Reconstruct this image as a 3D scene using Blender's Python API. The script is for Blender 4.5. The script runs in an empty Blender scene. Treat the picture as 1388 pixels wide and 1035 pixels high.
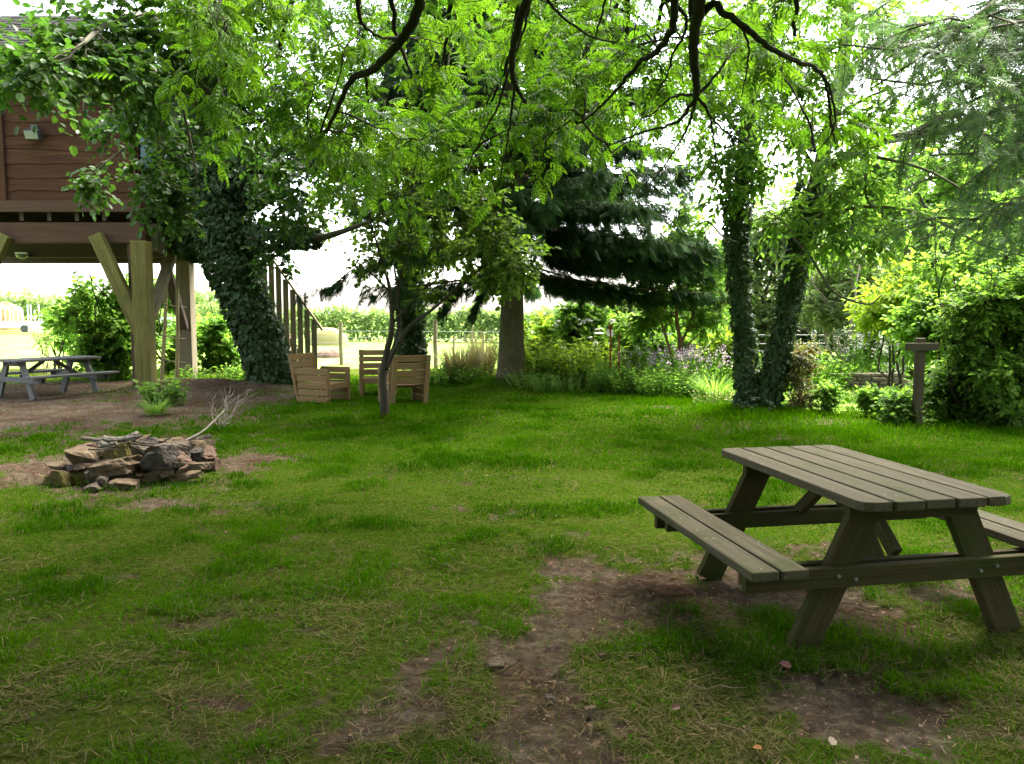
import bpy, math, random
import numpy as np
from mathutils import Vector, Matrix

RNG = np.random.default_rng(7)
random.seed(7)
scene = bpy.context.scene
COL = scene.collection
R = math.radians

# ------------------------------------------------------------------ camera
F, CX, CY, HOR, EYE = 1060.0, 694.0, 517.5, 427.0, 1.6
TILT = math.atan((CY - HOR) / F)
cam = bpy.data.cameras.new('camera'); camo = bpy.data.objects.new('camera', cam)
COL.objects.link(camo)
camo.location = (0, 0, EYE); camo.rotation_euler = (math.pi / 2 - TILT, 0, 0)
cam.sensor_width = 36; cam.lens = 36 * F / 1388; cam.clip_end = 3000; cam.clip_start = 0.05
scene.camera = camo

def ray(px, py):
    u, v = (px - CX) / F, (CY - py) / F
    c, s = math.cos(TILT), math.sin(TILT)
    return np.array([u, c + s * v, -s + c * v])
def P(px, py, Y):
    d = ray(px, py); return np.array([0, 0, EYE]) + d * (Y / d[1])
def G(px, py, z=0.0):
    d = ray(px, py); return np.array([0, 0, EYE]) + d * ((z - EYE) / d[2])

# ------------------------------------------------------------------ numpy noise
def vnoise(x, y, seed=0):
    x = np.asarray(x, float); y = np.asarray(y, float)
    xi, yi = np.floor(x), np.floor(y); fx, fy = x - xi, y - yi
    fx = fx * fx * (3 - 2 * fx); fy = fy * fy * (3 - 2 * fy)
    def h(i, j):
        t = np.sin(i * 127.1 + j * 311.7 + seed * 74.7) * 43758.5453
        return t - np.floor(t)
    return (h(xi, yi) * (1 - fx) + h(xi + 1, yi) * fx) * (1 - fy) + (h(xi, yi + 1) * (1 - fx) + h(xi + 1, yi + 1) * fx) * fy
def fbm(x, y, seed=0, o=4):
    s, a, t = 0, 1.0, 0
    for k in range(o):
        s = s + a * vnoise(x * 2 ** k, y * 2 ** k, seed + k * 13); t += a; a *= .5
    return s / t
def sstep(a, b, x):
    t = np.clip((x - a) / (b - a), 0, 1); return t * t * (3 - 2 * t)

def hgt(x, y):
    x = np.asarray(x, float); y = np.asarray(y, float)
    z = 0.05 * (fbm(x * .35, y * .35, 3, 3) - .5) * sstep(3, 9, y)
    m = np.exp(-(((x + 6.6) / 1.5) ** 2 + ((y - 15.9) / .9) ** 2) * 1.0)
    z = z + 0.30 * m * (0.75 + .5 * fbm(x * 2, y * 2, 9, 3))
    z = z + 0.20 * np.exp(-(((x + 5.0) / .9) ** 2 + ((y - 16.4) / .8) ** 2))
    z = z + 0.16 * np.exp(-(((x - 0.0) / .9) ** 2 + ((y - 17.4) / .7) ** 2))
    z = z + 0.10 * np.exp(-(((x - 3.95) / .9) ** 2 + ((y - 12.5) / .7) ** 2))
    return z
def gz(x, y): return float(hgt(x, y))
def GG(px, py):
    p = G(px, py); return np.array([p[0], p[1], gz(p[0], p[1])])

# ------------------------------------------------------------------ mesh collector
def nrm(v):
    v = np.asarray(v, float); return v / np.maximum(np.linalg.norm(v, axis=-1, keepdims=True), 1e-9)

class Geo:
    def __init__(s): s.V, s.Gc, s.A, s.T, s.Q, s.n = [], [], [], [], [], 0
    def add(s, v, tris=None, quads=None, g=None, a=0.5):
        v = np.asarray(v, float).reshape(-1, 3); n = len(v)
        s.V.append(v); s.Gc.append(v.copy() if g is None else np.asarray(g, float).reshape(-1, 3))
        s.A.append(np.full(n, a) if np.isscalar(a) else np.asarray(a, float).reshape(-1))
        if tris is not None and len(tris): s.T.append(np.asarray(tris, np.int64).reshape(-1, 3) + s.n)
        if quads is not None and len(quads): s.Q.append(np.asarray(quads, np.int64).reshape(-1, 4) + s.n)
        s.n += n

OFF = {}
def build(name, geo, mat, parent=None, smooth=False, bevel=0, base=None, label=None, kind=None):
    V = np.concatenate(geo.V) if geo.V else np.zeros((0, 3))
    if parent is not None: off = OFF[parent.name]
    elif base is not None: off = np.asarray(base, float)
    else: off = np.array([V[:, 0].mean(), V[:, 1].mean(), V[:, 2].min()])
    me = bpy.data.meshes.new(name)
    T = np.concatenate(geo.T) if geo.T else np.zeros((0, 3), np.int64)
    Q = np.concatenate(geo.Q) if geo.Q else np.zeros((0, 4), np.int64)
    me.vertices.add(len(V)); me.vertices.foreach_set('co', (V - off).astype(np.float32).ravel())
    li = np.concatenate([T.ravel(), Q.ravel()]).astype(np.int32)
    me.loops.add(len(li)); me.loops.foreach_set('vertex_index', li)
    ls = np.concatenate([np.arange(len(T)) * 3, len(T) * 3 + np.arange(len(Q)) * 4]).astype(np.int32)
    me.polygons.add(len(ls)); me.polygons.foreach_set('loop_start', ls)
    me.polygons.foreach_set('use_smooth', np.full(len(ls), bool(smooth)))
    at = me.attributes.new('a', 'FLOAT', 'POINT'); at.data.foreach_set('value', np.concatenate(geo.A).astype(np.float32))
    at = me.attributes.new('g', 'FLOAT_VECTOR', 'POINT'); at.data.foreach_set('vector', np.concatenate(geo.Gc).astype(np.float32).ravel())
    me.update(calc_edges=True); me.validate()
    me.materials.append(mat)
    o = bpy.data.objects.new(name, me); COL.objects.link(o)
    if parent is not None: o.parent = parent; OFF[o.name] = off
    else: o.location = off; OFF[o.name] = off
    if bevel:
        b = o.modifiers.new('bevel', 'BEVEL'); b.width = bevel; b.segments = 2; b.limit_method = 'ANGLE'
    if label: o['label'] = label
    if kind: o['kind'] = kind
    return o

def tag(o, label, cat, group=None, kind=None):
    o['label'] = label; o['category'] = cat
    if group: o['group'] = group
    if kind: o['kind'] = kind
    return o
def root(name, label, cat, loc=(0, 0, 0), group=None):
    o = bpy.data.objects.new(name, None); COL.objects.link(o); o.empty_display_size = .2
    o.location = loc; OFF[o.name] = np.asarray(loc, float)
    return tag(o, label, cat, group)
def dup(o, loc, rz, label, group=None):
    def cp(src, par):
        c = src.copy(); COL.objects.link(c)
        if par is not None: c.parent = par
        for ch in src.children: cp(ch, c)
        return c
    c = cp(o, None); c.location = loc; c.rotation_euler = (0, 0, rz); c['label'] = label
    if group: c['group'] = group
    return c

# ------------------------------------------------------------------ shapes
BOXQ = [(0, 1, 3, 2), (4, 6, 7, 5), (0, 4, 5, 1), (2, 3, 7, 6), (0, 2, 6, 4), (1, 5, 7, 3)]
def box(geo, c, size, rot=None, a=None):
    """box with centre c, full size; rot = 3x3 rotation"""
    s = np.asarray(size, float) / 2
    l = np.array([[x, y, z] for x in (-1, 1) for y in (-1, 1) for z in (-1, 1)]) * s
    v = l if rot is None else l @ np.asarray(rot).T
    ax = int(np.argmax(size)); g = np.roll(l, -ax, axis=1) + RNG.uniform(-40, 40, 3)
    geo.add(v + np.asarray(c, float), quads=BOXQ, g=g, a=RNG.uniform(0, 1) if a is None else a)
def rotm(axis, ang): return np.array(Matrix.Rotation(ang, 3, axis))
def beam(geo, p0, p1, w, t, upv=(0, 0, 1), a=None):
    """bar from p0 to p1, w wide across 'up', t thick the other way"""
    p0, p1 = np.asarray(p0, float), np.asarray(p1, float)
    d = nrm(p1 - p0); x = nrm(np.cross(d, upv)); z = np.cross(x, d)
    box(geo, (p0 + p1) / 2, (t, np.linalg.norm(p1 - p0), w), np.stack([x, d, z], 1), a)

def smooth_path(pts, n=8):
    p = np.asarray(pts, float)
    if len(p) < 3: return np.linspace(p[0], p[-1], n + 1)
    q = np.vstack([2 * p[0] - p[1], p, 2 * p[-1] - p[-2]]); out = []
    for i in range(1, len(q) - 2):
        t = np.linspace(0, 1, n, endpoint=False)[:, None]
        a, b, c, d = q[i - 1], q[i], q[i + 1], q[i + 2]
        out.append(.5 * (2 * b + (c - a) * t + (2 * a - 5 * b + 4 * c - d) * t ** 2 + (3 * b - a - 3 * c + d) * t ** 3))
    return np.vstack(out + [p[-1:]])
def tube(geo, pts, r0, r1=None, sides=7, a=.5, rough=0.0, cap=True, rad=None):
    pts = np.asarray(pts, float); n = len(pts)
    if rad is None: rad = np.linspace(r0, r0 if r1 is None else r1, n)
    d = nrm(np.gradient(pts, axis=0)); ref = np.array([0.31, .17, .93]) if abs(d[:, 2].mean()) < .8 else np.array([.97, .2, .1])
    x = nrm(np.cross(d, ref)); y = np.cross(d, x)
    th = np.linspace(0, 2 * np.pi, sides, endpoint=False)
    rr = rad[:, None] * np.ones(sides)
    if rough: rr = rr * (1 + rough * (RNG.random((n, sides)) - .5) * 2)
    v = pts[:, None] + rr[..., None] * (np.cos(th)[None, :, None] * x[:, None] + np.sin(th)[None, :, None] * y[:, None])
    L = np.concatenate([[0], np.cumsum(np.linalg.norm(np.diff(pts, axis=0), axis=1))])
    g = np.stack([np.broadcast_to(L[:, None], (n, sides)), np.cos(th)[None] * rr, np.sin(th)[None] * rr], -1) + RNG.uniform(-20, 20, 3)
    i = np.arange(n - 1)[:, None] * sides; j = np.arange(sides)[None]; k = (j + 1) % sides
    q = np.stack([i + j, i + k, i + sides + k, i + sides + j], -1).reshape(-1, 4)
    vv, gg, tr = v.reshape(-1, 3), g.reshape(-1, 3), []
    if cap:
        vv = np.vstack([vv, pts[-1], pts[0]]); gg = np.vstack([gg, gg[-1], gg[0]]); m = n * sides
        tr = [(m - sides + (b + 1) % sides, m, m - sides + b) for b in range(sides)] + [(b, m + 1, (b + 1) % sides) for b in range(sides)]
    geo.add(vv, tr, q, gg, a)
def polytubes(geo, pts, rad, sides=3, a=.5):
    """pts (N,S,3), rad (S,) or (N,S): many thin twigs at once"""
    N, S, _ = pts.shape
    if N == 0: return
    rad = np.broadcast_to(rad, (N, S))
    d = nrm(pts[:, -1] - pts[:, 0]); x = nrm(np.cross(d, np.array([.31, .57, .76]))); y = np.cross(d, x)
    th = np.linspace(0, 2 * np.pi, sides, endpoint=False)
    o = np.cos(th)[None, :, None] * x[:, None] + np.sin(th)[None, :, None] * y[:, None]
    v = pts[:, :, None] + rad[..., None, None] * o[:, None]
    n = np.arange(N)[:, None, None] * S * sides; i = np.arange(S - 1)[None, :, None] * sides; j = np.arange(sides)[None, None]; k = (j + 1) % sides
    q = np.stack([n + i + j, n + i + k, n + i + sides + k, n + i + sides + j], -1).reshape(-1, 4)
    geo.add(v.reshape(-1, 3), None, q, None, a)

# leaf templates: x across, y along, z normal
def tm(v, t=(), q=()): return np.array(v, float), np.array(t, int).reshape(-1, 3), np.array(q, int).reshape(-1, 4)
LEAF4 = tm([(0, 0, 0), (.28, .45, .07), (0, 1, -.06), (-.28, .45, .07)], [(0, 1, 2), (0, 2, 3)])
LEAF6 = tm([(0, 0, 0), (.24, .28, .07), (.2, .66, .05), (0, 1, -.08), (-.2, .66, .05), (-.24, .28, .07)], q=[(0, 1, 2, 3), (0, 3, 4, 5)])
ROUND = tm([(0, 0, 0), (.36, .25, .08), (.34, .68, .06), (0, 1, -.06), (-.34, .68, .06), (-.36, .25, .08)], q=[(0, 1, 2, 3), (0, 3, 4, 5)])
IVY = tm([(0, 0, 0), (.42, -.08, -.04), (.3, .3, .06), (.5, .5, -.05), (.2, .55, .05), (0, 1, -.08), (-.2, .55, .05), (-.5, .5, -.05), (-.3, .3, .06), (-.42, -.08, -.04)],
         [(0, 1, 2), (2, 3, 4), (0, 9, 8)][:2] + [(0, 8, 9), (8, 6, 7)], [(0, 2, 4, 5), (0, 5, 6, 8)])
STRIP = tm([(-.06, 0, 0), (.06, 0, 0), (.07, .5, .03), (-.07, .5, .03), (0, 1, -.08)], [(3, 2, 4)], [(0, 1, 2, 3)])
def merge(parts):
    V, T, Q, n = [], [], [], 0
    for v, t, q in parts: V.append(v); T.append(t + n); Q.append(q + n); n += len(v)
    return np.vstack(V), np.vstack(T), np.vstack(Q)
def xf(t, scale, M, off): return (t[0] * scale) @ np.asarray(M).T + np.asarray(off), t[1], t[2]
def ash_leaf():
    parts = []
    n = 5
    for k in range(n):
        y = .14 + .68 * k / (n - 1); z = -.35 * y * y
        L = .40 - .07 * abs(k - 1.5)
        for s in (-1, 1):
            M = rotm('Z', -s * R(62 - 6 * k)) @ rotm('X', R(-22)) @ rotm('Y', s * R(-12))
            parts.append(xf(LEAF6, np.array([.78, 1, 1]) * L, M, (0, y, z)))
    parts.append(xf(LEAF6, np.array([.78, 1, 1]) * .36, rotm('X', R(-38)), (0, .84, -.25)))
    rach = tm([(-.006, 0, 0), (.006, 0, 0), (.006, .45, -.07), (-.006, .45, -.07), (.004, .86, -.26), (-.004, .86, -.26)], q=[(0, 1, 2, 3), (3, 2, 4, 5)])
    return merge(parts + [rach])
ASH = ash_leaf()
def spruce_spray():
    parts = []
    for k in range(7):
        y = .08 + .8 * k / 7
        for s in (-1, 1):
            M = rotm('Z', -s * R(42 - 3 * k)) @ rotm('X', R(-18))
            parts.append(xf(STRIP, np.array([.95, 1, 1]) * (.46 - .035 * k), M, (0, y, -.16 * y * y)))
    parts.append(xf(STRIP, np.array([.5, 1.0, 1]), np.eye(3), (0, 0, 0)))
    return merge(parts)
SPRUCE = spruce_spray()
def larch_spray():
    parts = []
    for k in range(9):
        y = .06 + .9 * k / 9
        for s in (-1, 1):
            M = rotm('Z', -s * R(58)) @ rotm('X', R(-12 + 14 * (k % 3)))
            parts.append(xf(STRIP, np.array([.8, 1, 1]) * .22, M, (0, y, -.1 * y * y)))
    parts.append(xf(STRIP, np.array([.25, 1.0, 1]), np.eye(3), (0, 0, 0)))
    return merge(parts)
LARCH = larch_spray()

def inst(geo, t, pos, d, up, size, a):
    pos = np.asarray(pos, float); N = len(pos)
    if N == 0: return
    d = nrm(d); x = nrm(np.cross(d, up)); z = np.cross(x, d)
    tv, tt, tq = t; V = len(tv)
    size = np.broadcast_to(np.asarray(size, float), (N,))[:, None, None]
    w = tv[None] * size
    v = pos[:, None] + w[..., 0:1] * x[:, None] + w[..., 1:2] * d[:, None] + w[..., 2:3] * z[:, None]
    o = (np.arange(N) * V)[:, None, None]
    geo.add(v.reshape(-1, 3), (tt[None] + o).reshape(-1, 3) if len(tt) else None, (tq[None] + o).reshape(-1, 4) if len(tq) else None,
            None, np.repeat(np.broadcast_to(a, (N,)), V))

def bez(p0, p1, bow=.12, n=6, droop=0.0):
    p0, p1 = np.asarray(p0, float), np.asarray(p1, float); L = np.linalg.norm(p1 - p0)
    t = np.linspace(0, 1, n + 1)[:, None]; r = RNG.normal(0, 1, 3) * bow * L; r[2] += droop * L
    return p0 + (p1 - p0) * t + np.sin(np.pi * t) * r + np.where((t > 0) & (t < 1), 1, 0) * RNG.normal(0, .025 * L, (n + 1, 3))

def foliage(Lg, Wg, skel, clusters, tmpl, size, nsub=12, ntw=6, nlf=7, twl=.5, droop=.25, ldroop=.35, flat=0., szv=.25, wr=.012, inner=.25, upn=1.0, main_r=None, maxmain=99):
    """clusters: (centre, radius or (rx,ry,rz)[, density]); every one hangs on a branch from the nearest point of the skeleton"""
    skel = np.asarray(skel, float); S0, S1 = [], []; CA = []
    for cl in clusters:
        c = np.asarray(cl[0], float); r = np.ones(3) * cl[1]; dens = cl[2] if len(cl) > 2 else 1.0
        i = np.argmin(np.linalg.norm((skel - c) * np.array([1, 1, .8]), axis=1)); an = skel[i]
        D = np.linalg.norm(c - an)
        m = bez(an, c, .1, 7, .04)
        if Wg is not None and D > .05 and D < maxmain: tube(Wg, m, (main_r or (wr * 1.4 + .007 * D)), wr * .9, 5, cap=False)
        k = max(2, int(round(nsub * dens)))
        e = nrm(RNG.normal(0, 1, (k, 3))) * RNG.uniform(.35, 1, (k, 1)) ** .7 * r + c
        st = m[RNG.integers(max(1, len(m) - 4), len(m), k)] if D < maxmain else c + RNG.normal(0, .2, (k, 3)) * r
        S0.append(st); S1.append(e); CA.append(np.full(k, RNG.uniform(-.3, .3)))
    S0, S1, CA = np.vstack(S0), np.vstack(S1), np.concatenate(CA); K = len(S0)
    L = np.linalg.norm(S1 - S0, axis=1)[:, None]
    tt = np.linspace(0, 1, 4)[None, :, None]
    bow = RNG.normal(0, .1, (K, 1, 3)) * L[:, None] + np.array([0, 0, .06]) * L[:, None]
    pts = S0[:, None] + (S1 - S0)[:, None] * tt + np.sin(np.pi * tt) * bow
    if Wg is not None: polytubes(Wg, pts, np.array([1, .75, .5, .25]) * wr, 4)
    sd = nrm(S1 - S0)
    t = RNG.uniform(inner, 1, (K, ntw)); seg = np.minimum((t * 3).astype(int), 2); f = (t * 3 - seg)[..., None]
    kk = np.arange(K)[:, None]
    o = pts[kk, seg] * (1 - f) + pts[kk, seg + 1] * f
    td = nrm(sd[:, None] * .7 + RNG.normal(0, .62, (K, ntw, 3)) * np.array([1, 1, 1 - flat]) + np.array([0, 0, -droop]))
    tl = twl * RNG.uniform(.5, 1.2, (K, ntw, 1))
    o = o.reshape(-1, 3); td = td.reshape(-1, 3); tl = tl.reshape(-1, 1); M = len(o)
    def at(s): return o + td * tl * s + np.array([0, 0, -1.]) * tl * (.25 * droop + .05) * s * s
    if Wg is not None: polytubes(Wg, np.stack([at(0), at(.5), at(1)], 1), np.array([.45, .3, .14]) * wr, 3)
    ca = np.repeat(CA, ntw) + RNG.normal(0, .1, M)
    side = nrm(np.cross(td, np.array([0, 0, 1.]) + RNG.normal(0, .25, (M, 3))))
    for j in range(nlf):
        s = (j + 1) / nlf * RNG.uniform(.85, 1.0, (M, 1))
        last = j == nlf - 1
        d = td * (1.0 if last else .55) + (0 if last else (1 if j % 2 else -1)) * side * .8 + np.array([0, 0, -ldroop]) + RNG.normal(0, .25, (M, 3))
        up = np.array([0, 0, upn]) + RNG.normal(0, .45, (M, 3))
        inst(Lg, tmpl, at(s), d, up, size * RNG.uniform(1 - szv, 1 + szv, M), np.clip(.5 + ca + RNG.normal(0, .14, M), 0, 1))

# ------------------------------------------------------------------ materials
def new_mat(name):
    m = bpy.data.materials.new(name); m.use_nodes = True; nt = m.node_tree; nt.nodes.clear()
    return m, nt, lambda t, **k: _n(nt, t, **k)
def _n(nt, t, **k):
    n = nt.nodes.new(t)
    for a, b in k.items():
        if a.startswith('i_'):
            key = a[2:].replace('_', ' '); n.inputs[int(key) if key.isdigit() else key].default_value = b
        else: setattr(n, a, b)
    return n
def ramp(nt, stops):
    n = nt.nodes.new('ShaderNodeValToRGB'); el = n.color_ramp.elements
    while len(el) < len(stops): el.new(.5)
    for e, (p, c) in zip(el, stops): e.position = p; e.color = (*c, 1) if len(c) == 3 else c
    return n
def leaf_mat(name, c0, c1, tc, tr=.45, rough=.45, spec=.35):
    m, nt, N = new_mat(name); ln = nt.links.new
    at = N('ShaderNodeAttribute', attribute_name='a'); rp = ramp(nt, [(0, c0), (1, c1)]); ln(at.outputs['Fac'], rp.inputs[0])
    mx = N('ShaderNodeMix', data_type='RGBA', blend_type='MULTIPLY'); mx.inputs[0].default_value = 1
    ln(rp.outputs[0], mx.inputs[6]); mx.inputs[7].default_value = (*tc, 1)
    pb = N('ShaderNodeBsdfPrincipled', i_Roughness=rough); pb.inputs['Specular IOR Level'].default_value = spec
    ln(rp.outputs[0], pb.inputs['Base Color'])
    tb = N('ShaderNodeBsdfTranslucent'); ln(mx.outputs[2], tb.inputs[0])
    ms = N('ShaderNodeMixShader'); ms.inputs[0].default_value = tr
    ln(pb.outputs[0], ms.inputs[1]); ln(tb.outputs[0], ms.inputs[2])
    out = N('ShaderNodeOutputMaterial'); ln(ms.outputs[0], out.inputs[0]); return m
def wood_mat(name, c0, c1, c2, moss=None, mossamt=.5, rough=.8, sx=1.0, bump=.25, grain=30, specks=0):
    """grain runs along g.x; c2 tints whole boards; moss = patchy algae"""
    m, nt, N = new_mat(name); ln = nt.links.new
    at = N('ShaderNodeAttribute', attribute_name='g'); a = N('ShaderNodeAttribute', attribute_name='a')
    mp = N('ShaderNodeMapping'); mp.inputs['Scale'].default_value = (1.3 * sx, grain, grain); ln(at.outputs['Vector'], mp.inputs[0])
    n1 = N('ShaderNodeTexNoise', i_Scale=1.0, i_Detail=5.0, i_Roughness=.65, i_Distortion=.6); ln(mp.outputs[0], n1.inputs[0])
    rp = ramp(nt, [(.28, c0), (.72, c1)]); ln(n1.outputs[0], rp.inputs[0])
    n2 = N('ShaderNodeTexNoise', i_Scale=2.6, i_Detail=4.0, i_Roughness=.7); ln(at.outputs['Vector'], n2.inputs[0])
    mx = N('ShaderNodeMix', data_type='RGBA'); mr = N('ShaderNodeMath', operation='MULTIPLY_ADD'); mr.inputs[1].default_value = .55; mr.inputs[2].default_value = .1
    ln(a.outputs['Fac'], mr.inputs[0]); ln(mr.outputs[0], mx.inputs[0]); ln(rp.outputs[0], mx.inputs[6]); mx.inputs[7].default_value = (*c2, 1)
    colr = mx.outputs[2]
    if moss:
        r2 = ramp(nt, [(.62 - .3 * mossamt, (0, 0, 0)), (.8 - .2 * mossamt, (1, 1, 1))]); ln(n2.outputs[0], r2.inputs[0])
        m2 = N('ShaderNodeMix', data_type='RGBA'); ln(r2.outputs[0], m2.inputs[0]); ln(colr, m2.inputs[6]); m2.inputs[7].default_value = (*moss, 1); colr = m2.outputs[2]
    if specks:
        n4 = N('ShaderNodeTexVoronoi', i_Scale=14.0); ln(at.outputs['Vector'], n4.inputs[0])
        n5 = N('ShaderNodeTexNoise', i_Scale=70.0, i_Detail=2.0); ln(at.outputs['Vector'], n5.inputs[0])
        ad = N('ShaderNodeMath', operation='MULTIPLY_ADD'); ln(n5.outputs[0], ad.inputs[0]); ad.inputs[1].default_value = .22; ln(n4.outputs['Distance'], ad.inputs[2])
        r4 = ramp(nt, [(.17, (1, 1, 1)), (.2, (0, 0, 0))]); ln(ad.outputs[0], r4.inputs[0])
        m4 = N('ShaderNodeMix', data_type='RGBA'); sc_ = N('ShaderNodeMath', operation='MULTIPLY'); sc_.inputs[1].default_value = specks
        ln(r4.outputs[0], sc_.inputs[0]); ln(sc_.outputs[0], m4.inputs[0]); ln(colr, m4.inputs[6]); m4.inputs[7].default_value = (.42, .41, .36, 1); colr = m4.outputs[2]
    pb = N('ShaderNodeBsdfPrincipled', i_Roughness=rough); pb.inputs['Specular IOR Level'].default_value = .08; ln(colr, pb.inputs['Base Color'])
    bp = N('ShaderNodeBump', i_Strength=bump, i_Distance=.012); ln(n1.outputs[0], bp.inputs['Height']); ln(bp.outputs[0], pb.inputs['Normal'])
    out = N('ShaderNodeOutputMaterial'); ln(pb.outputs[0], out.inputs[0]); return m
def noise_mat(name, stops, scale=3, detail=6, rough=.9, bump=.4, dist=.03, coord='Object', stretch=(1, 1, 1), spec=.06, metal=0):
    m, nt, N = new_mat(name); ln = nt.links.new
    tc = N('ShaderNodeTexCoord'); mp = N('ShaderNodeMapping'); mp.inputs['Scale'].default_value = stretch; ln(tc.outputs[coord], mp.inputs[0])
    n1 = N('ShaderNodeTexNoise', i_Scale=scale, i_Detail=detail, i_Roughness=.65); ln(mp.outputs[0], n1.inputs[0])
    rp = ramp(nt, stops); ln(n1.outputs[0], rp.inputs[0])
    pb = N('ShaderNodeBsdfPrincipled', i_Roughness=rough, i_Metallic=metal); pb.inputs['Specular IOR Level'].default_value = spec; ln(rp.outputs[0], pb.inputs['Base Color'])
    n3 = N('ShaderNodeTexNoise', i_Scale=scale * 6, i_Detail=4.0); ln(mp.outputs[0], n3.inputs[0])
    bp = N('ShaderNodeBump', i_Strength=bump, i_Distance=dist); ln(n3.outputs[0], bp.inputs['Height']); ln(bp.outputs[0], pb.inputs['Normal'])
    out = N('ShaderNodeOutputMaterial'); ln(pb.outputs[0], out.inputs[0]); return m

M = {}
M['ash'] = leaf_mat('ash_leaf', (.024, .072, .008), (.078, .152, .014), (1.6, 1.65, .55), .5, .5, .12)
M['elm'] = leaf_mat('broad_leaf', (.022, .056, .011), (.054, .108, .018), (1.5, 1.7, .8), .40, .5, .2)
M['olive'] = leaf_mat('olive_leaf', (.040, .078, .013), (.090, .135, .024), (1.7, 1.9, .8), .46, .6, .08)
M['ivy'] = leaf_mat('ivy_leaf', (.014, .032, .010), (.050, .088, .026), (1.5, 1.7, .8), .24, .5, .2)
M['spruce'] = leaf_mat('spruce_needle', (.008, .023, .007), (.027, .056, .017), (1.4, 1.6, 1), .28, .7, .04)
M['larch'] = leaf_mat('larch_needle', (.040, .080, .034), (.090, .140, .055), (1.6, 1.8, 1.1), .42, .55, .12)
M['garden'] = leaf_mat('garden_leaf', (.072, .155, .024), (.150, .250, .044), (1.6, 1.7, .9), .56, .6, .08)
M['garden_dark'] = leaf_mat('hedge_leaf', (.058, .125, .026), (.135, .215, .042), (1.7, 1.8, .9), .48, .6, .12)
M['lime'] = leaf_mat('lime_leaf', (.150, .240, .022), (.250, .330, .036), (1.4, 1.5, .7), .5, .6, .12)
M['far'] = leaf_mat('far_leaf', (.090, .145, .045), (.170, .230, .080), (1.5, 1.6, 1), .48, .65, .1)
M['buff'] = leaf_mat('dry_grass_stem', (.16, .17, .05), (.30, .24, .11), (1.3, 1.3, 1), .35, .6, .2)
M['red'] = leaf_mat('reddish_leaf', (.060, .085, .022), (.130, .100, .035), (1.6, 1.6, .9), .42, .5, .3)
M['pink'] = leaf_mat('pink_petal', (.46, .32, .40), (.60, .48, .54), (1.1, 1.1, 1.1), .4, .7, .1)
M['white'] = leaf_mat('white_petal', (.36, .38, .28), (.52, .53, .42), (1, 1, 1), .35, .6, .2)
M['grass'] = leaf_mat('grass_blade', (.016, .058, .001), (.062, .140, .003), (1.3, 1.5, .3), .35, .8, 0)
M['straw'] = leaf_mat('dead_straw', (.08, .060, .026), (.20, .16, .080), (1.1, 1.1, 1), .2, .7, .15)
M['litter'] = leaf_mat('dead_leaf', (.075, .040, .022), (.20, .115, .06), (1.2, 1.1, 1), .15, .7, .2)

M['table'] = wood_mat('weathered_table_wood', (.024, .021, .011), (.108, .094, .057), (.072, .064, .040), (.040, .046, .014), .40, .9, 1, .6, 55, .35)
M['table_leg'] = wood_mat('mossy_table_wood', (.017, .014, .005), (.064, .054, .021), (.042, .037, .014), (.026, .037, .006), .52, .9, 1, .6, 55)
M['grey_table'] = wood_mat('grey_table_wood', (.060, .058, .052), (.135, .130, .118), (.098, .095, .086), None, .5, .75, 1, .3, 34)
M['chair'] = wood_mat('tan_pallet_wood', (.135, .080, .032), (.265, .160, .070), (.20, .135, .062), (.14, .12, .06), .3, .8, 1, .25, 30)
M['cabin'] = wood_mat('red_brown_board', (.020, .010, .006), (.088, .040, .020), (.050, .024, .013), None, .5, .85, .8, .9, 18)
M['trim'] = wood_mat('brown_beam_wood', (.042, .022, .014), (.090, .050, .030), (.066, .042, .028), None, .5, .8, 1, .35, 18)
M['post'] = wood_mat('yellow_post_wood', (.064, .056, .017), (.165, .145, .045), (.125, .115, .034), (.070, .082, .020), .35, .8, 1, .3, 20)
M['dark_wood'] = wood_mat('dark_joist_wood', (.045, .032, .024), (.09, .065, .048), (.06, .05, .04), None, .5, .85, 1, .3, 18)
M['teal'] = wood_mat('teal_board', (.085, .150, .150), (.150, .230, .225), (.11, .18, .18), None, .5, .7, 1, .3, 14)
M['stair'] = wood_mat('stair_wood', (.090, .072, .040), (.175, .140, .080), (.13, .11, .065), (.06, .08, .03), .5, .8, 1, .3, 20)
M['fpost'] = wood_mat('fence_post_wood', (.10, .078, .046), (.20, .165, .105), (.15, .13, .085), None, .5, .85, 1, .4, 18)
M['cross'] = wood_mat('sign_post_wood', (.040, .030, .019), (.095, .073, .048), (.066, .055, .036), (.04, .05, .02), .3, .85, 1, .4, 18)
M['ashbark'] = wood_mat('dark_mossy_bark', (.010, .009, .006), (.030, .026, .017), (.020, .022, .010), (.022, .030, .008), .5, .95, 2.5, .8, 12)
M['bark'] = wood_mat('grey_bark', (.055, .048, .038), (.140, .125, .098), (.10, .10, .07), (.085, .095, .045), .4, .95, 2.5, .9, 14)
M['sprucebark'] = wood_mat('spruce_bark', (.040, .032, .018), (.135, .108, .070), (.085, .076, .040), (.058, .066, .020), .6, .95, 7, 1.4, 9)
M['twig'] = wood_mat('twig_bark', (.024, .020, .014), (.062, .052, .036), (.042, .038, .024), None, .5, .95, 3, .3, 20)
M['palebark'] = wood_mat('pale_stem', (.16, .13, .09), (.30, .26, .19), (.24, .2, .14), None, .5, .9, 3, .3, 20)
M['stick'] = wood_mat('grey_dead_stick', (.065, .054, .042), (.165, .145, .120), (.115, .103, .085), None, .5, .9, 2, .4, 20)
M['redbark'] = wood_mat('reddish_stem', (.12, .06, .04), (.24, .13, .09), (.18, .11, .07), None, .5, .9, 3, .3, 20)
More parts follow.
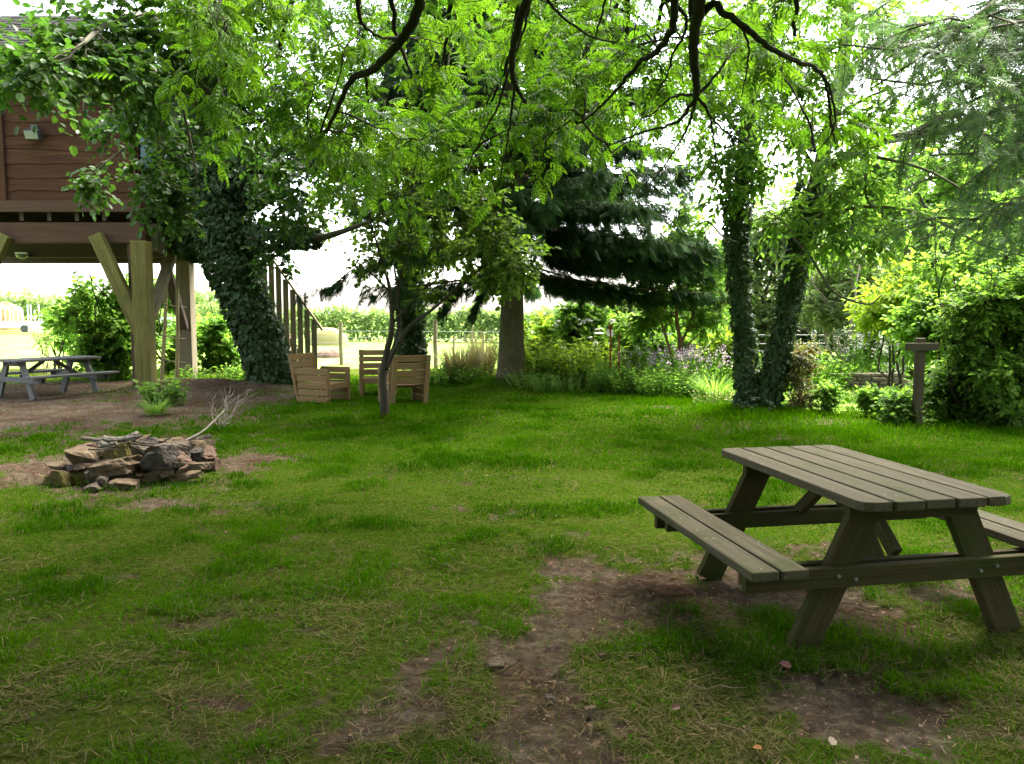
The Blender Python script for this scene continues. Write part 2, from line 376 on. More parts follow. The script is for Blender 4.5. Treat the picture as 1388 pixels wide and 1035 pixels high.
M['bamboo'] = wood_mat('bamboo_cane', (.16, .13, .06), (.26, .22, .11), (.2, .18, .08), None, .5, .7, 1, .2, 20)
M['rust'] = noise_mat('rusty_iron', [(.3, (.12, .035, .015)), (.7, (.30, .10, .03))], 20)
M['roof'] = noise_mat('dark_shingle', [(.3, (.008, .008, .007)), (.7, (.026, .024, .022))], 6, stretch=(1, 1, 3))
M['galv'] = noise_mat('galvanised_metal', [(.3, (.52, .54, .56)), (.7, (.68, .70, .72))], 8, 3, .5, .05, .01, spec=.5, metal=.2)
M['lampblack'] = noise_mat('black_lamp_case', [(.3, (.02, .02, .02)), (.7, (.035, .035, .035))], 8, 3, .45, .05, .01, spec=.4)
M['lampglass'] = noise_mat('frosted_lamp_cover', [(.3, (.16, .17, .15)), (.7, (.22, .23, .20))], 5, 3, .3, .02, .01, spec=.5)
M['wire'] = noise_mat('wire', [(.3, (.16, .16, .15)), (.7, (.25, .25, .24))], 8, 3, .5, .05, .01, metal=.5)
M['hay'] = noise_mat('hay', [(.3, (.20, .12, .05)), (.7, (.38, .25, .11))], 3, 8, .95, 1, .1)
M['drystone'] = noise_mat('dry_stone', [(.25, (.055, .043, .030)), (.5, (.13, .105, .078)), (.75, (.20, .17, .13))], 3.5, 6, .9, .6, .05)
STONES = [noise_mat('sandstone_a', [(.25, (0.047, 0.035, 0.022)), (.55, (0.106, 0.078, 0.049)), (.8, (0.153, 0.120, 0.082))], 5, 8, .92, .7, .03),
          noise_mat('sandstone_b', [(.25, (0.038, 0.031, 0.022)), (.55, (0.083, 0.066, 0.049)), (.8, (0.134, 0.108, 0.082))], 6, 8, .92, .7, .03),
          noise_mat('burnt_stone', [(.3, (0.024, 0.020, 0.017)), (.7, (0.076, 0.066, 0.054))], 5, 8, .92, .7, .03),
          noise_mat('mossy_stone', [(.3, (0.046, 0.032, 0.017)), (.52, (0.090, 0.072, 0.028)), (.7, (0.083, 0.087, 0.017))], 5, 8, .92, .7, .03),
          noise_mat('pinkish_stone', [(.25, (0.064, 0.039, 0.028)), (.6, (0.128, 0.084, 0.060)), (.8, (0.166, 0.120, 0.087))], 5, 8, .92, .7, .03),
          noise_mat('pale_stone', [(.25, (0.096, 0.084, 0.060)), (.6, (0.173, 0.150, 0.109)), (.8, (0.230, 0.198, 0.147))], 5, 8, .92, .7, .03)]

def ground_mat():
    m, nt, N = new_mat('lawn_ground'); ln = nt.links.new
    at = N('ShaderNodeAttribute', attribute_name='a'); tc = N('ShaderNodeTexCoord')
    def nz(s, d=6.0, r=.65):
        n = N('ShaderNodeTexNoise', i_Scale=s, i_Detail=d, i_Roughness=r); ln(tc.outputs['Object'], n.inputs[0]); return n
    soil = ramp(nt, [(.28, (.025, .021, .015)), (.5, (.078, .064, .047)), (.72, (.165, .138, .105))]); ln(nz(14.0, 8.0, .75).outputs[0], soil.inputs[0])
    big = ramp(nt, [(.35, (.6, .45, .38)), (.65, (1.05, 1, .95))]); ln(nz(1.7).outputs[0], big.inputs[0])
    ms = N('ShaderNodeMix', data_type='RGBA', blend_type='MULTIPLY'); ms.inputs[0].default_value = 1; ln(soil.outputs[0], ms.inputs[6]); ln(big.outputs[0], ms.inputs[7])
    gr = ramp(nt, [(.3, (.018, .024, .005)), (.52, (.045, .062, .008)), (.75, (.085, .085, .024))]); ln(nz(22.0, 6.0, .7).outputs[0], gr.inputs[0])
    mx = N('ShaderNodeMix', data_type='RGBA'); ln(at.outputs['Fac'], mx.inputs[0]); ln(gr.outputs[0], mx.inputs[6]); ln(ms.outputs[2], mx.inputs[7])
    pb = N('ShaderNodeBsdfPrincipled', i_Roughness=.95); pb.inputs['Specular IOR Level'].default_value = 0; ln(mx.outputs[2], pb.inputs['Base Color'])
    bp = N('ShaderNodeBump', i_Strength=.9, i_Distance=.03); ln(nz(40.0, 6.0, .75).outputs[0], bp.inputs['Height']); ln(bp.outputs[0], pb.inputs['Normal'])
    out = N('ShaderNodeOutputMaterial'); ln(pb.outputs[0], out.inputs[0]); return m
M['ground'] = ground_mat()
M['field'] = noise_mat('field_grass', [(.3, (.085, .15, .020)), (.5, (.14, .22, .034)), (.72, (.21, .25, .070))], .8, 9, .95, .6, .05, stretch=(1, .5, 1))

# ------------------------------------------------------------------ lawn: worn patches
PATCH = [(735, 960, 60, 60, 1.3), (725, 890, 52, 40, 1.25), (760, 850, 80, 26, 1.25), (815, 815, 95, 24, 1.25), (880, 790, 110, 24, 1.2), (790, 1030, 80, 40, 1.3), (1090, 800, 90, 22, 1.1), (1230, 850, 110, 26, .9),  # pixel cx, cy, half-width px, half-height px, strength
    (760, 1010, 95, 60, 1.25), (720, 925, 75, 45, 1.15), (705, 880, 70, 30, .9), (780, 840, 130, 28, .8), (850, 795, 150, 30, .85), (800, 770, 90, 22, .8),
    (1010, 790, 140, 50, .85), (1180, 830, 190, 42, .8), (1190, 950, 170, 62, 1.05), (1330, 800, 110, 40, .7), (1240, 770, 120, 14, .7),
    (255, 845, 60, 12, .5), (40, 970, 50, 18, .75), (300, 945, 90, 32, .6), (350, 990, 80, 24, .42), (480, 880, 60, 14, .5), (575, 965, 60, 26, .6), (590, 880, 70, 40, .5),
    (480, 990, 60, 26, .6), (650, 845, 60, 20, .55), (330, 815, 40, 8, .5), (920, 760, 60, 12, .5), (1130, 745, 60, 12, .5),
    (90, 630, 75, 34, 1.2), (180, 650, 130, 24, 1.1), (320, 630, 60, 24, 1.1), (215, 680, 60, 9, .9), (170, 610, 140, 26, 1.0),
    (60, 560, 260, 28, 1.3), (240, 548, 180, 30, 1.3), (-60, 545, 250, 34, 1.4), (350, 545, 70, 14, 1.1), (120, 525, 200, 14, 1.2),
    (980, 552, 90, 8, .8), (1090, 572, 130, 7, .6), (690, 522, 32, 4, .9), (540, 556, 18, 5, .5), (1080, 595, 80, 7, .5), (990, 580, 90, 8, .45), (1300, 640, 90, 14, .35),
    (160, 780, 60, 10, .3), (420, 760, 60, 9, .3), (640, 690, 60, 7, .3)]
def dirt(x, y):
    x = np.asarray(x, float); y = np.asarray(y, float); m = np.zeros_like(x)
    for px, py, hw, hh, st in PATCH:
        c = G(px, py); rx = hw * c[1] / F; ry = abs(G(px, py - hh)[1] - G(px, min(py + hh, 1300))[1]) / 2
        m = np.maximum(m, st * np.exp(-(((x - c[0]) / rx) ** 2 + ((y - c[1]) / ry) ** 2) * 1.1))
    n = fbm(x * 2.3, y * 2.3, 21, 5) - .5; n2 = fbm(x * 9, y * 9, 33, 3) - .5
    n3 = fbm(x * 26, y * 26, 39, 2) - .5
    return sstep(.30, .72, m + n * 1.15 + n2 * 1.1 + n3 * .7)

gx = np.concatenate([np.arange(-17, -6, .14), np.arange(-6, 8, .05), np.arange(8, 17, .14)]); gy = np.concatenate([np.arange(-8, 1.8, .3), np.arange(1.8, 7, .04), np.arange(7, 23.5, .09)])
XX, YY = np.meshgrid(gx, gy); D = dirt(XX, YY)
ZZ = hgt(XX, YY) + .014 * (fbm(XX * 4, YY * 4, 5, 4) - .5) - .012 * D + .034 * D * (fbm(XX * 14, YY * 14, 8, 4) - .5)
gl = Geo(); ny, nx = XX.shape; ii = (np.arange(ny - 1)[:, None] * nx + np.arange(nx - 1)[None]).reshape(-1)
gl.add(np.stack([XX, YY, ZZ], -1).reshape(-1, 3), None, np.stack([ii, ii + 1, ii + nx + 1, ii + nx], -1), None, D.reshape(-1))
build('lawn', gl, M['ground'], smooth=True, base=(0, 0, 0), kind='structure')
gf = Geo()
fx = np.concatenate([np.arange(-1200, -60, 60), np.arange(-60, 61, 2.), np.arange(120, 1201, 60)]); fy = np.concatenate([np.arange(-60, 20, 8.), np.arange(20, 90, 1.5), np.arange(90, 1500, 60)])
FX, FY = np.meshgrid(fx, fy); FZ = -.05 - .04 + .10 * (fbm(FX * .12, FY * .12, 6, 3) - .5) * sstep(22, 40, FY) + .55 * sstep(35, 90, FY) * sstep(-10, -45, FX)
ny, nx = FX.shape; ii = (np.arange(ny - 1)[:, None] * nx + np.arange(nx - 1)[None]).reshape(-1)
gf.add(np.stack([FX, FY, FZ], -1).reshape(-1, 3), None, np.stack([ii, ii + 1, ii + nx + 1, ii + nx], -1))
build('field', gf, M['field'], smooth=True, base=(0, 0, 0), kind='structure')

# ------------------------------------------------------------------ grass
def blades(geo, x, y, h, w, lean, a):
    N = len(x); z = hgt(x, y) - .008
    az = RNG.uniform(0, 2 * np.pi, N); f = RNG.uniform(0, 2 * np.pi, N)
    c = np.stack([np.cos(f), np.sin(f), 0 * f], 1) * (w / 2)[:, None]; l = np.stack([np.cos(az), np.sin(az), 0 * az], 1)
    p = np.stack([x, y, z], 1); up = np.array([0, 0, 1.])
    mid = p + l * (lean * h * .3)[:, None] + up * (h * .6)[:, None]; tip = p + l * (lean * h)[:, None] + up * (h * (1 - .25 * lean))[:, None]
    v = np.stack([p - c, p + c, mid + c * .8, mid - c * .8, tip], 1)
    o = np.arange(N)[:, None] * 5
    geo.add(v.reshape(-1, 3), np.array([[3, 2, 4]]) + o, np.array([[0, 1, 2, 3]]) + o, None, np.repeat(a, 5))
BINS = [(1.9, 3.2, 11000), (3.2, 4.5, 9000), (4.5, 6, 6000), (6, 8, 3600), (8, 11, 2100), (11, 15, 1250), (15, 20.5, 750)]
lawn_g, dry_g = Geo(), Geo()
for y0, y1, den in BINS:
    hw = .68 * y1 + 1.7; n = int(2 * hw * (y1 - y0) * den)
    x = RNG.uniform(-hw, hw, n); y = RNG.uniform(y0, y1, n); d = dirt(x, y)
    n1 = fbm(x * 1.1, y * 1.1, 51, 4); n2 = fbm(x * 4.5, y * 4.5, 61, 3)
    keep = RNG.random(n) > np.clip(d ** .8 * 1.02 - .01, 0, .985)
    bare = sstep(.52, .66, n2) * .85 * sstep(9, 4.5, y); keep &= RNG.random(n) > bare
    x, y, d, n1, n2 = x[keep], y[keep], d[keep], n1[keep], n2[keep]; n = len(x); dm = (y0 + y1) / 2
    tuft = sstep(.5, .72, fbm(x * 2.2, y * 2.2, 71, 3))
    h = (.024 + .040 * tuft + .016 * (dm > 9)) * RNG.uniform(.5, 1.5, n) * (1 - .35 * d)
    w = (.0028 + .00075 * max(0, dm - 2.5)) * RNG.uniform(.7, 1.3, n)
    yel = sstep(.42, .62, n1) * .30 + .10 * sstep(6, 3.5, y)
    a = np.clip(.42 + yel - .28 * tuft + RNG.normal(0, .16, n), 0, 1)
    blades(lawn_g, x, y, h, w, RNG.uniform(.1, 1.5, n), a)
    k = int(n * .30); j = RNG.choice(n, k, replace=False)
    j = j[RNG.random(k) < (.10 + .9 * sstep(.47, .62, fbm(x[j] * 1.7, y[j] * 1.7, 83, 4)) + .6 * d[j]) * (.8 if dm < 4 else .35 if dm < 6 else .10 if dm < 9 else .03)]
    blades(dry_g, x[j] + .01, y[j], h[j] * .8, w[j], RNG.uniform(.6, 1.6, len(j)), RNG.random(len(j)))
# longer tufts at tree feet and along the bed edge
for px, py, r, n in [(692, 522, .75, 2600), (1025, 566, .85, 3600), (370, 524, .8, 1500), (522, 566, .3, 500), (1000, 558, .8, 1600), (600, 512, 1.2, 1600), (700, 516, 2.0, 2600), (820, 524, 1.6, 2400), (930, 548, 1.0, 1800), (1150, 580, 2.2, 2600), (420, 552, 1.0, 900), (560, 556, .8, 900), (1085, 872, .2, 260), (1110, 860, .18, 260), (1230, 880, .3, 400), (150, 660, .9, 500)]:
    c = G(px, py); x = c[0] + RNG.normal(0, r * .6, n); y = c[1] + RNG.normal(0, r * .35, n)
    h = RNG.uniform(.06, .17, n) * (1 if py < 600 else .7); blades(lawn_g, x, y, h, RNG.uniform(.004, .012, n) * (1 if py < 600 else .5), RNG.uniform(.1, .9, n), np.clip(RNG.normal(.5, .2, n), 0, 1))
thatch = Geo()
TB = tm([(-.02, 0, 0), (.02, 0, 0), (.018, .5, .05), (-.018, .5, .05), (0, 1, 0)], [(3, 2, 4)], [(0, 1, 2, 3)])
for y0, y1, den in ((1.9, 3.2, 6500), (3.2, 4.2, 3600), (4.2, 5.4, 1000)):
    hw = .68 * y1 + 1.7; n = int(2 * hw * (y1 - y0) * den); x = RNG.uniform(-hw, hw, n); y = RNG.uniform(y0, y1, n); d = dirt(x, y)
    mk = sstep(.40, .60, fbm(x * 1.5, y * 1.5, 91, 4)) * .8 + sstep(.5, .62, fbm(x * 5, y * 5, 61, 3)) * .5
    k = RNG.random(n) < np.clip(mk * .8 + .4 * d * (1 - d) * 4, .03, 1) * (1 - .75 * d); x, y, mk = x[k], y[k], mk[k]; n = len(x); f = RNG.uniform(0, 2 * np.pi, n)
    inst(thatch, TB, np.stack([x, y, hgt(x, y) + RNG.uniform(.002, .022, n)], 1), np.stack([np.cos(f), np.sin(f), RNG.normal(.1, .22, n)], 1), np.array([0, 0, 1.]) + RNG.normal(0, .4, (n, 3)), RNG.uniform(.035, .085, n) * (1 + .08 * y0), np.clip(RNG.normal(.45, .28, n), 0, 1))
tag(build('lawn_thatch', thatch, leaf_mat('thatch', (.032, .050, .008), (.155, .117, .056), (1, 1, 1), .15, .85, 0), base=(0, 0, 0)), 'matted olive and brown thatch lying in the thin lawn', 'thatch', kind='stuff')
weeds = Geo(); n = 620
y = 2 + 7 * RNG.random(n) ** 1.3; x = RNG.uniform(-1, 1, n) * (.68 * y + .4); k = dirt(x, y) < .5; x, y = x[k], y[k]
for j in range(7):
    f = RNG.uniform(0, 2 * np.pi, len(x)); rr = RNG.uniform(.0, .035, len(x))
    inst(weeds, ROUND, np.stack([x + rr * np.cos(f), y + rr * np.sin(f), hgt(x, y) + RNG.uniform(.012, .035, len(x))], 1), np.stack([np.cos(f), np.sin(f), RNG.normal(.15, .2, len(x))], 1), np.array([0, 0, 1.]) + RNG.normal(0, .25, (len(x), 3)), RNG.uniform(.010, .024, len(x)), RNG.random(len(x)))
tag(build('lawn_weeds', weeds, leaf_mat('clover_leaf', (.020, .060, .004), (.055, .120, .008), (1.3, 1.4, .4), .3, .8, 0), base=(0, 0, 0)), 'small round clover leaves scattered through the lawn', 'clover', kind='stuff')
tag(build('lawn_grass', lawn_g, M['grass'], base=(0, 0, 0)), 'short green grass of the worn lawn', 'grass', kind='stuff')
tag(build('dead_grass', dry_g, M['straw'], base=(0, 0, 0)), 'dry straw coloured blades among the lawn grass', 'dead grass', kind='stuff')
# litter: straw and leaf scraps on the bare soil
lit, chips = Geo(), Geo()
n = 60000; y = 2 + 16 * RNG.random(n) ** 1.8; x = RNG.uniform(-1, 1, n) * (.68 * y + .5); d = dirt(x, y); k = RNG.random(n) < np.clip(d - .1, 0, 1) * .42 + .012
x, y = x[k], y[k]; n = len(x); f = RNG.uniform(0, 2 * np.pi, n)
dd = np.stack([np.cos(f), np.sin(f), RNG.normal(0, .12, n)], 1); pos = np.stack([x, y, hgt(x, y) + .006], 1)
s = RNG.random(n) < .45
inst(lit, tm([(-.025, 0, 0), (.025, 0, 0), (.02, 1, .02), (-.02, 1, .02)], q=[(0, 1, 2, 3)]), pos[s], dd[s], np.array([0, 0, 1.]) + RNG.normal(0, .2, (s.sum(), 3)), RNG.uniform(.012, .055, s.sum()) * (1 + y[s] * .03), RNG.random(s.sum()))
s = ~s
inst(chips, LEAF4, pos[s], dd[s], np.array([0, 0, 1.]) + RNG.normal(0, .45, (s.sum(), 3)), RNG.uniform(.008, .026, s.sum()) * (1 + y[s] * .05), RNG.random(s.sum()))
tag(build('straw_litter', lit, M['straw'], base=(0, 0, 0)), 'scattered bits of pale straw on the bare soil', 'straw', kind='stuff')
tag(build('leaf_litter', chips, M['litter'], base=(0, 0, 0)), 'brown scraps of dead leaves on the bare soil', 'leaf litter', kind='stuff')

# ------------------------------------------------------------------ picnic tables
def picnic_table(label, mt, ml, L=1.5, group=None):
    t = root('picnic_table', label, 'picnic table', (0, 0, 0), group)
    g = Geo(); n = 5; pw, gap = .150, .014
    for i in range(n):
        xx = (i - 2) * (pw + gap); dl = RNG.uniform(-.008, .008)
        if i in (0, n - 1):   # outer planks have clipped corners
            s = -1 if i == 0 else 1; v = []
            for z in (.705, .75):
                o = [(xx - s * pw / 2, -L / 2), (xx + s * (pw / 2 - .06), -L / 2), (xx + s * (pw / 2 - .017), -L / 2 + .017), (xx + s * pw / 2, -L / 2 + .06), (xx + s * pw / 2, L / 2 - .06), (xx + s * (pw / 2 - .017), L / 2 - .017), (xx + s * (pw / 2 - .06), L / 2), (xx - s * pw / 2, L / 2)]
                v += [(a, b, z) for a, b in o]
            q = [(k, (k + 1) % 8, 8 + (k + 1) % 8, 8 + k) for k in range(8)] + [(0, 3, 2, 1), (0, 7, 4, 3), (7, 6, 5, 4), (8, 9, 10, 11), (8, 11, 12, 15), (12, 13, 14, 15)]
            if s > 0: pass
            else: q = [tuple(reversed(c)) for c in q]
            q = [tuple(reversed(c)) for c in q] if s > 0 and False else q
            vv = np.array(v); g.add(vv, None, q, np.roll(vv, -1, axis=1) + RNG.uniform(-40, 40, 3), RNG.random())
        else: box(g, (xx, dl, .7275), (pw, L, .045))
    build('tabletop', g, mt, t, bevel=.006)
    for s in (-1, 1):
        g = Geo()
        for k in range(2): box(g, (s * (.66 + .135 * (k + .5) + .01 * k), RNG.uniform(-.006, .006), .435), (.133, L, .045))
        build('bench_seat', g, mt, t, bevel=.008)
    for e in (-1, 1):
        y = e * (L / 2 - (.20 if e < 0 else .26))
        g = Geo(); box(g, (0, y, .66), (.70, .05, .088)); build('top_batten', g, ml, t, bevel=.004)
        g = Geo(); box(g, (0, y + e * .048, .36), (1.80, .044, .098)); box(g, (0, y - e * .048, .36), (1.74, .044, .09)); b = build('crossbar', g, ml, t, bevel=.004)
        g = Geo()
        for s in (-1, 1):
            for xx in ((.43, .34) if e < 0 else (.385,)):
                g = Geo(); tube(g, np.array([(s * xx, y + e * .068, .36 + (.01 if xx > .4 else -.01)), (s * xx, y + e * .080, .36 + (.01 if xx > .4 else -.01))]), .010, .008, 8); build('bolt', g, M['wire'], b)
        for s in (-1, 1):
            g = Geo(); beam(g, (s * .235, y, .704), (s * .575, y, -.01), .05, .15, (0, 1, 0)); build('leg', g, ml, t, bevel=.004)
    for e in (-1, 1):
        g = Geo(); beam(g, (0, e * (L / 2 - .30), .40), (0, e * .10, .70), .07, .045); build('brace', g, ml, t, bevel=.003)
    return t
tb = picnic_table('weathered brown picnic table with mossy legs on worn ground in the foreground', M['table'], M['table_leg'])
tb.location = (1.855, 4.30, 0); tb.rotation_euler = (0, 0, R(10.5))
tb2 = picnic_table('grey picnic table standing on the bare soil beneath the treehouse', M['grey_table'], M['grey_table'], 1.75)
tb2.location = (-9.28, 15.65, gz(-9.28, 15.65)); tb2.rotation_euler = (0, 0, R(-28))

# ------------------------------------------------------------------ pallet armchairs (front = -y)
def pallet_chair(label):
    t = root('pallet_chair', label, 'armchair', (0, 0, 0), 'pallet wood armchairs on the lawn')
    W, Dp = .74, .66
    for s in (-1, 1):
        g = Geo()
        for k in range(5): box(g, (s * (W / 2 - .013), 0, .085 + .128 * k), (.024, Dp, .112 - RNG.uniform(0, .010)))
        sp = build('side_panel', g, M['chair'], t, bevel=.003)
        for yy in (-Dp / 2 + .03, Dp / 2 - .06):
            g = Geo(); box(g, (s * (W / 2 - .05), yy, .31), (.045, .07, .62)); build('upright', g, M['chair'], sp, bevel=.003)
    g = Geo()
    for k in range(5): box(g, (0, Dp / 2 - .10 - .025 * k, .385), (.01, .01, .01)) if False else None
    for k in range(5): box(g, (0, -Dp / 2 + .06 + .118 * k, .36), (W - .13, .105, .022))
    build('seat', g, M['chair'], t, bevel=.003)
    g = Geo(); box(g, (0, -Dp / 2 + .02, .31), (W - .13, .022, .085)); build('seat_rail', g, M['chair'], t, bevel=.003)
    b0, b1 = np.array([0, Dp / 2 - .035, 0]), np.array([0, Dp / 2 + .17, .93])
    d = nrm(b1 - b0); nrmv = np.array([0, d[2], -d[1]]); rot = np.stack([[1, 0, 0], nrmv, d], 1)
    g = Geo()
    for k in range(4): box(g, b0 + d * (.46 + .138 * k) - nrmv * .0, (W - .01, .022, .112), rot)
    back = build('backrest', g, M['chair'], t, bevel=.003)
    for s in (-1, 1):
        g = Geo(); c0 = np.array([s * (W / 2 - .06), 0, 0]) + nrmv * .035; beam(g, b0 + c0, b1 + c0 - d * .01, .045, .085, (0, 1, 0)); build('back_leg', g, M['chair'], t, bevel=.003)
    return t
def face_rot(dx, dy): return math.atan2(dy, dx) + math.pi / 2
ch = pallet_chair('pallet armchair beside the ivy trunk, side panel towards the viewer')
def put(o, px, py, dx, dy, up=0):
    p = GG(px, py); o.location = (p[0], p[1], p[2] - .02); o.rotation_euler = (0, 0, face_rot(dx, dy)); return p
put(ch, 440, 543, .93, -.37)
c2 = dup(ch, (0, 0, 0), 0, 'middle pallet armchair, its slatted back seen beyond the sapling'); put(c2, 512, 533, .2, -.97)
c3 = dup(ch, (0, 0, 0), 0, 'pallet armchair turned with its tall backrest towards the lawn'); put(c3, 546, 545, -.46, .89)

# ------------------------------------------------------------------ fire pit stones
def stone(c, size, seed, mat, label, rz=0, tilt=(0, 0), name='stone', cuts=5, group='stones of the fire pit', cat='stone'):
    rg = np.random.default_rng(seed)
    n = 14; u = []
    for i in range(1, n): 
        th = math.pi * i / n
        for j in range(2 * n):
            ph = math.pi * j / n; u.append((math.sin(th) * math.cos(ph), math.sin(th) * math.sin(ph), math.cos(th)))
    u = np.array([(0, 0, 1)] + u + [(0, 0, -1)])
    r = np.full(len(u), 9.)
    pl = [((1, 0, 0), .5), ((-1, 0, 0), .5), ((0, 1, 0), .5), ((0, -1, 0), .5), ((0, 0, 1), .5), ((0, 0, -1), .5)]
    pl = [(nrm(np.array(a, float) + rg.normal(0, .22, 3)), b * rg.uniform(.85, 1.1)) for a, b in pl]
    for k in range(cuts): pl.append((nrm(rg.normal(0, 1, 3)), rg.uniform(.48, .72)))
    for nn, dd in pl:
        dt = u @ nn; r = np.minimum(r, np.where(dt > .05, dd / np.maximum(dt, .05), 9.))
    nz = 0
    for kk_ in range(7):
        w_ = rg.normal(0, 1, 3) * (3 + 1.6 * kk_); nz = nz + np.sin(u @ w_ + rg.uniform(0, 6)) / (1 + .6 * kk_)
    r *= 1 + .045 * nz + .03 * (rg.random(len(u)) - .5)
    v = u * r[:, None] * np.asarray(size)
    rm = rotm('Z', rz) @ rotm('X', tilt[0]) @ rotm('Y', tilt[1]); v = v @ rm.T + np.asarray(c, float)
    m2 = 2 * n; q = []; t = []
    for i in range(n - 2):
        for j in range(m2): a = 1 + i * m2 + j; b = 1 + i * m2 + (j + 1) % m2; q.append((a, a + m2, b + m2, b))
    last = 1 + (n - 1) * m2
    for j in range(m2): t.append((0, 1 + j, 1 + (j + 1) % m2)); t.append((last, 1 + (n - 2) * m2 + (j + 1) % m2, 1 + (n - 2) * m2 + j))
    g = Geo(); g.add(v, t, q)
    o = build(name, g, mat, base=c)
    return tag(o, label, cat, group)
FP = 7.15
def fz(px, py, Y): return P(px, py, Y)
S = STONES
SPEC = [  # px, py, w px, h px, Y, material, tilt, label   (front ring, from the photograph)
    (121, 621, 44, 27, 7.15, 0, .25, 'broad tan stone at the upper left of the fire pit'),
    (82, 649, 33, 17, 7.0, 3, .12, 'yellow mossed stone lying lowest at the left end of the fire pit'),
    (107, 647, 23, 17, 6.95, 3, 0, 'rounded olive stone beside the yellow mossed one in the fire pit'),
    (124, 647, 12, 20, 6.95, 1, 0, 'narrow upright stone in the bottom row of the fire pit'),
    (139, 654, 15, 17, 6.9, 1, 0, 'small grey upright block in the bottom row of the fire pit'),
    (126, 661, 18, 9, 6.82, 1, 0, 'small flat stone half buried in front of the fire pit'),
    (163, 612, 42, 26, 7.2, 3, -.2, 'brown mossy stone on top of the fire pit under the sticks'),
    (162, 634, 50, 24, 7.0, 0, -.25, 'long pale tan stone across the front of the fire pit'),
    (181, 643, 38, 16, 6.93, 4, .35, 'wedge shaped pinkish stone leaning in the front of the fire pit'),
    (171, 656, 33, 13, 6.85, 0, .05, 'flat oblong stone at the foot of the fire pit front'),
    (207, 646, 22, 16, 6.95, 4, -.5, 'small pink stone leaning below the dark stone of the fire pit'),
    (219, 621, 36, 27, 7.0, 2, -.15, 'blackened square stone in the middle of the fire pit'),
    (211, 613, 20, 14, 7.2, 1, 0, 'rounded grey cobble behind the blackened stone of the fire pit'),
    (237, 607, 38, 17, 7.25, 1, .05, 'flat topped stone on the upper rim of the fire pit'),
    (243, 624, 24, 22, 7.12, 4, .6, 'pinkish stone tilted against the right of the blackened one'),
    (240, 643, 42, 14, 6.95, 0, .15, 'light tan stone lying in grass at the fire pit front'),
    (229, 638, 24, 14, 7.02, 0, .3, 'brown slab tucked above the pale front stone of the fire pit'),
    (282, 618, 22, 14, 7.6, 4, 0, 'reddish stone on the right end of the fire pit'),
    (287, 628, 20, 16, 7.55, 4, .1, 'reddish block at the lower right end of the fire pit'),
    (266, 620, 20, 20, 7.5, 2, 0, 'sooty stone in the dark right side of the fire pit'),
    (262, 635, 20, 12, 7.45, 2, 0, 'low sooty stone near the right end of the fire pit'),
    (120, 606, 18, 12, 7.5, 4, 0, 'small reddish stone behind the broad tan one of the fire pit'),
    (144, 603, 20, 12, 7.55, 5, 0, 'pale pebble like stone under the grey sticks of the fire pit'),
    (192, 613, 22, 16, 7.25, 1, .2, 'brown stone between the mossy one and the grey cobble'),
    (148, 646, 22, 16, 7.1, 2, 0, 'dark stone filling the gap under the long tan stone'),
    (195, 630, 24, 20, 7.2, 2, 0, 'black stone in the shadowed gap left of the blackened one')]
for k, (px, py, w, h, Y, mi, tl, lb) in enumerate(SPEC):
    Y = G(px, py + h / 2)[1] + .07 if py + h / 2 >= 647 else Y + .42
    s = Y / F; stone(P(px, py, Y), (w * s * 1.0, max(w, h) * s * .85, h * s * .98), 100 + k, S[mi], lb, RNG.uniform(-.3, .3), (RNG.uniform(-.15, .15), tl), 'fire_pit_stone')
for k in range(13):
    px = 84 + 15.5 * k + RNG.uniform(-5, 5); py = RNG.uniform(628, 655) if k < 10 else RNG.uniform(626, 638); w, h = RNG.uniform(18, 32), RNG.uniform(7, 11); Y = max(G(px, min(py + h / 2, 660))[1] + .1 if py > 646 else 7.45, 7.2); s = Y / F
    stone(P(px, py, Y), (w * s, w * s * .9, h * s), 500 + k, S[[0, 1, 4][k % 3]], 'thin brown slab wedged between the front stones of the fire pit', RNG.uniform(-.5, .5), (RNG.uniform(-.15, .15), RNG.uniform(-.25, .25)), 'fire_pit_stone')
for k in range(16):   # far side of the ring and the rubble core
    a = R(22 + 112 * k / 11) if k < 12 else R(90); c = P(178, 640, 8.0); rr = (.92, .55) if k < 12 else (.25, .2)
    x = c[0] + .05 + rr[0] * .75 * math.cos(a) + (RNG.uniform(-.4, .4) if k >= 12 else 0); y = 8.0 + rr[1] * math.sin(a) * .8
    stone((x, y, .08 + .11 * (k % 2)), (.24, .2, .16), 300 + k, S[[1, 0, 4, 2][k % 4]], 'rough brown stone at the back of the fire pit ring behind the front stones', RNG.uniform(0, 3), (0, RNG.uniform(-.2, .2)), 'fire_pit_stone')
g = Geo()   # ash and ember bed
n = 24; th = np.linspace(0, 2 * np.pi, n, endpoint=False); c = P(190, 640, 7.95)
v = np.vstack([[(c[0], 7.95, .26)], np.stack([c[0] + .45 * np.cos(th), 7.95 + .3 * np.sin(th), .22 + 0 * th], 1), np.stack([c[0] + .05 + .55 * np.cos(th), 7.95 + .36 * np.sin(th), -.02 + 0 * th], 1)])
g.add(v, [(0, 1 + j, 1 + (j + 1) % n) for j in range(n)], [(1 + j, 1 + n + j, 1 + n + (j + 1) % n, 1 + (j + 1) % n) for j in range(n)])
tag(build('ash_bed', g, noise_mat('ash_and_char', [(.35, (.02, .018, .017)), (.6, (.09, .08, .075)), (.75, (.25, .24, .23))], 9, 8), smooth=True), 'dark ash and char filling the fire pit', 'ash', kind='stuff')

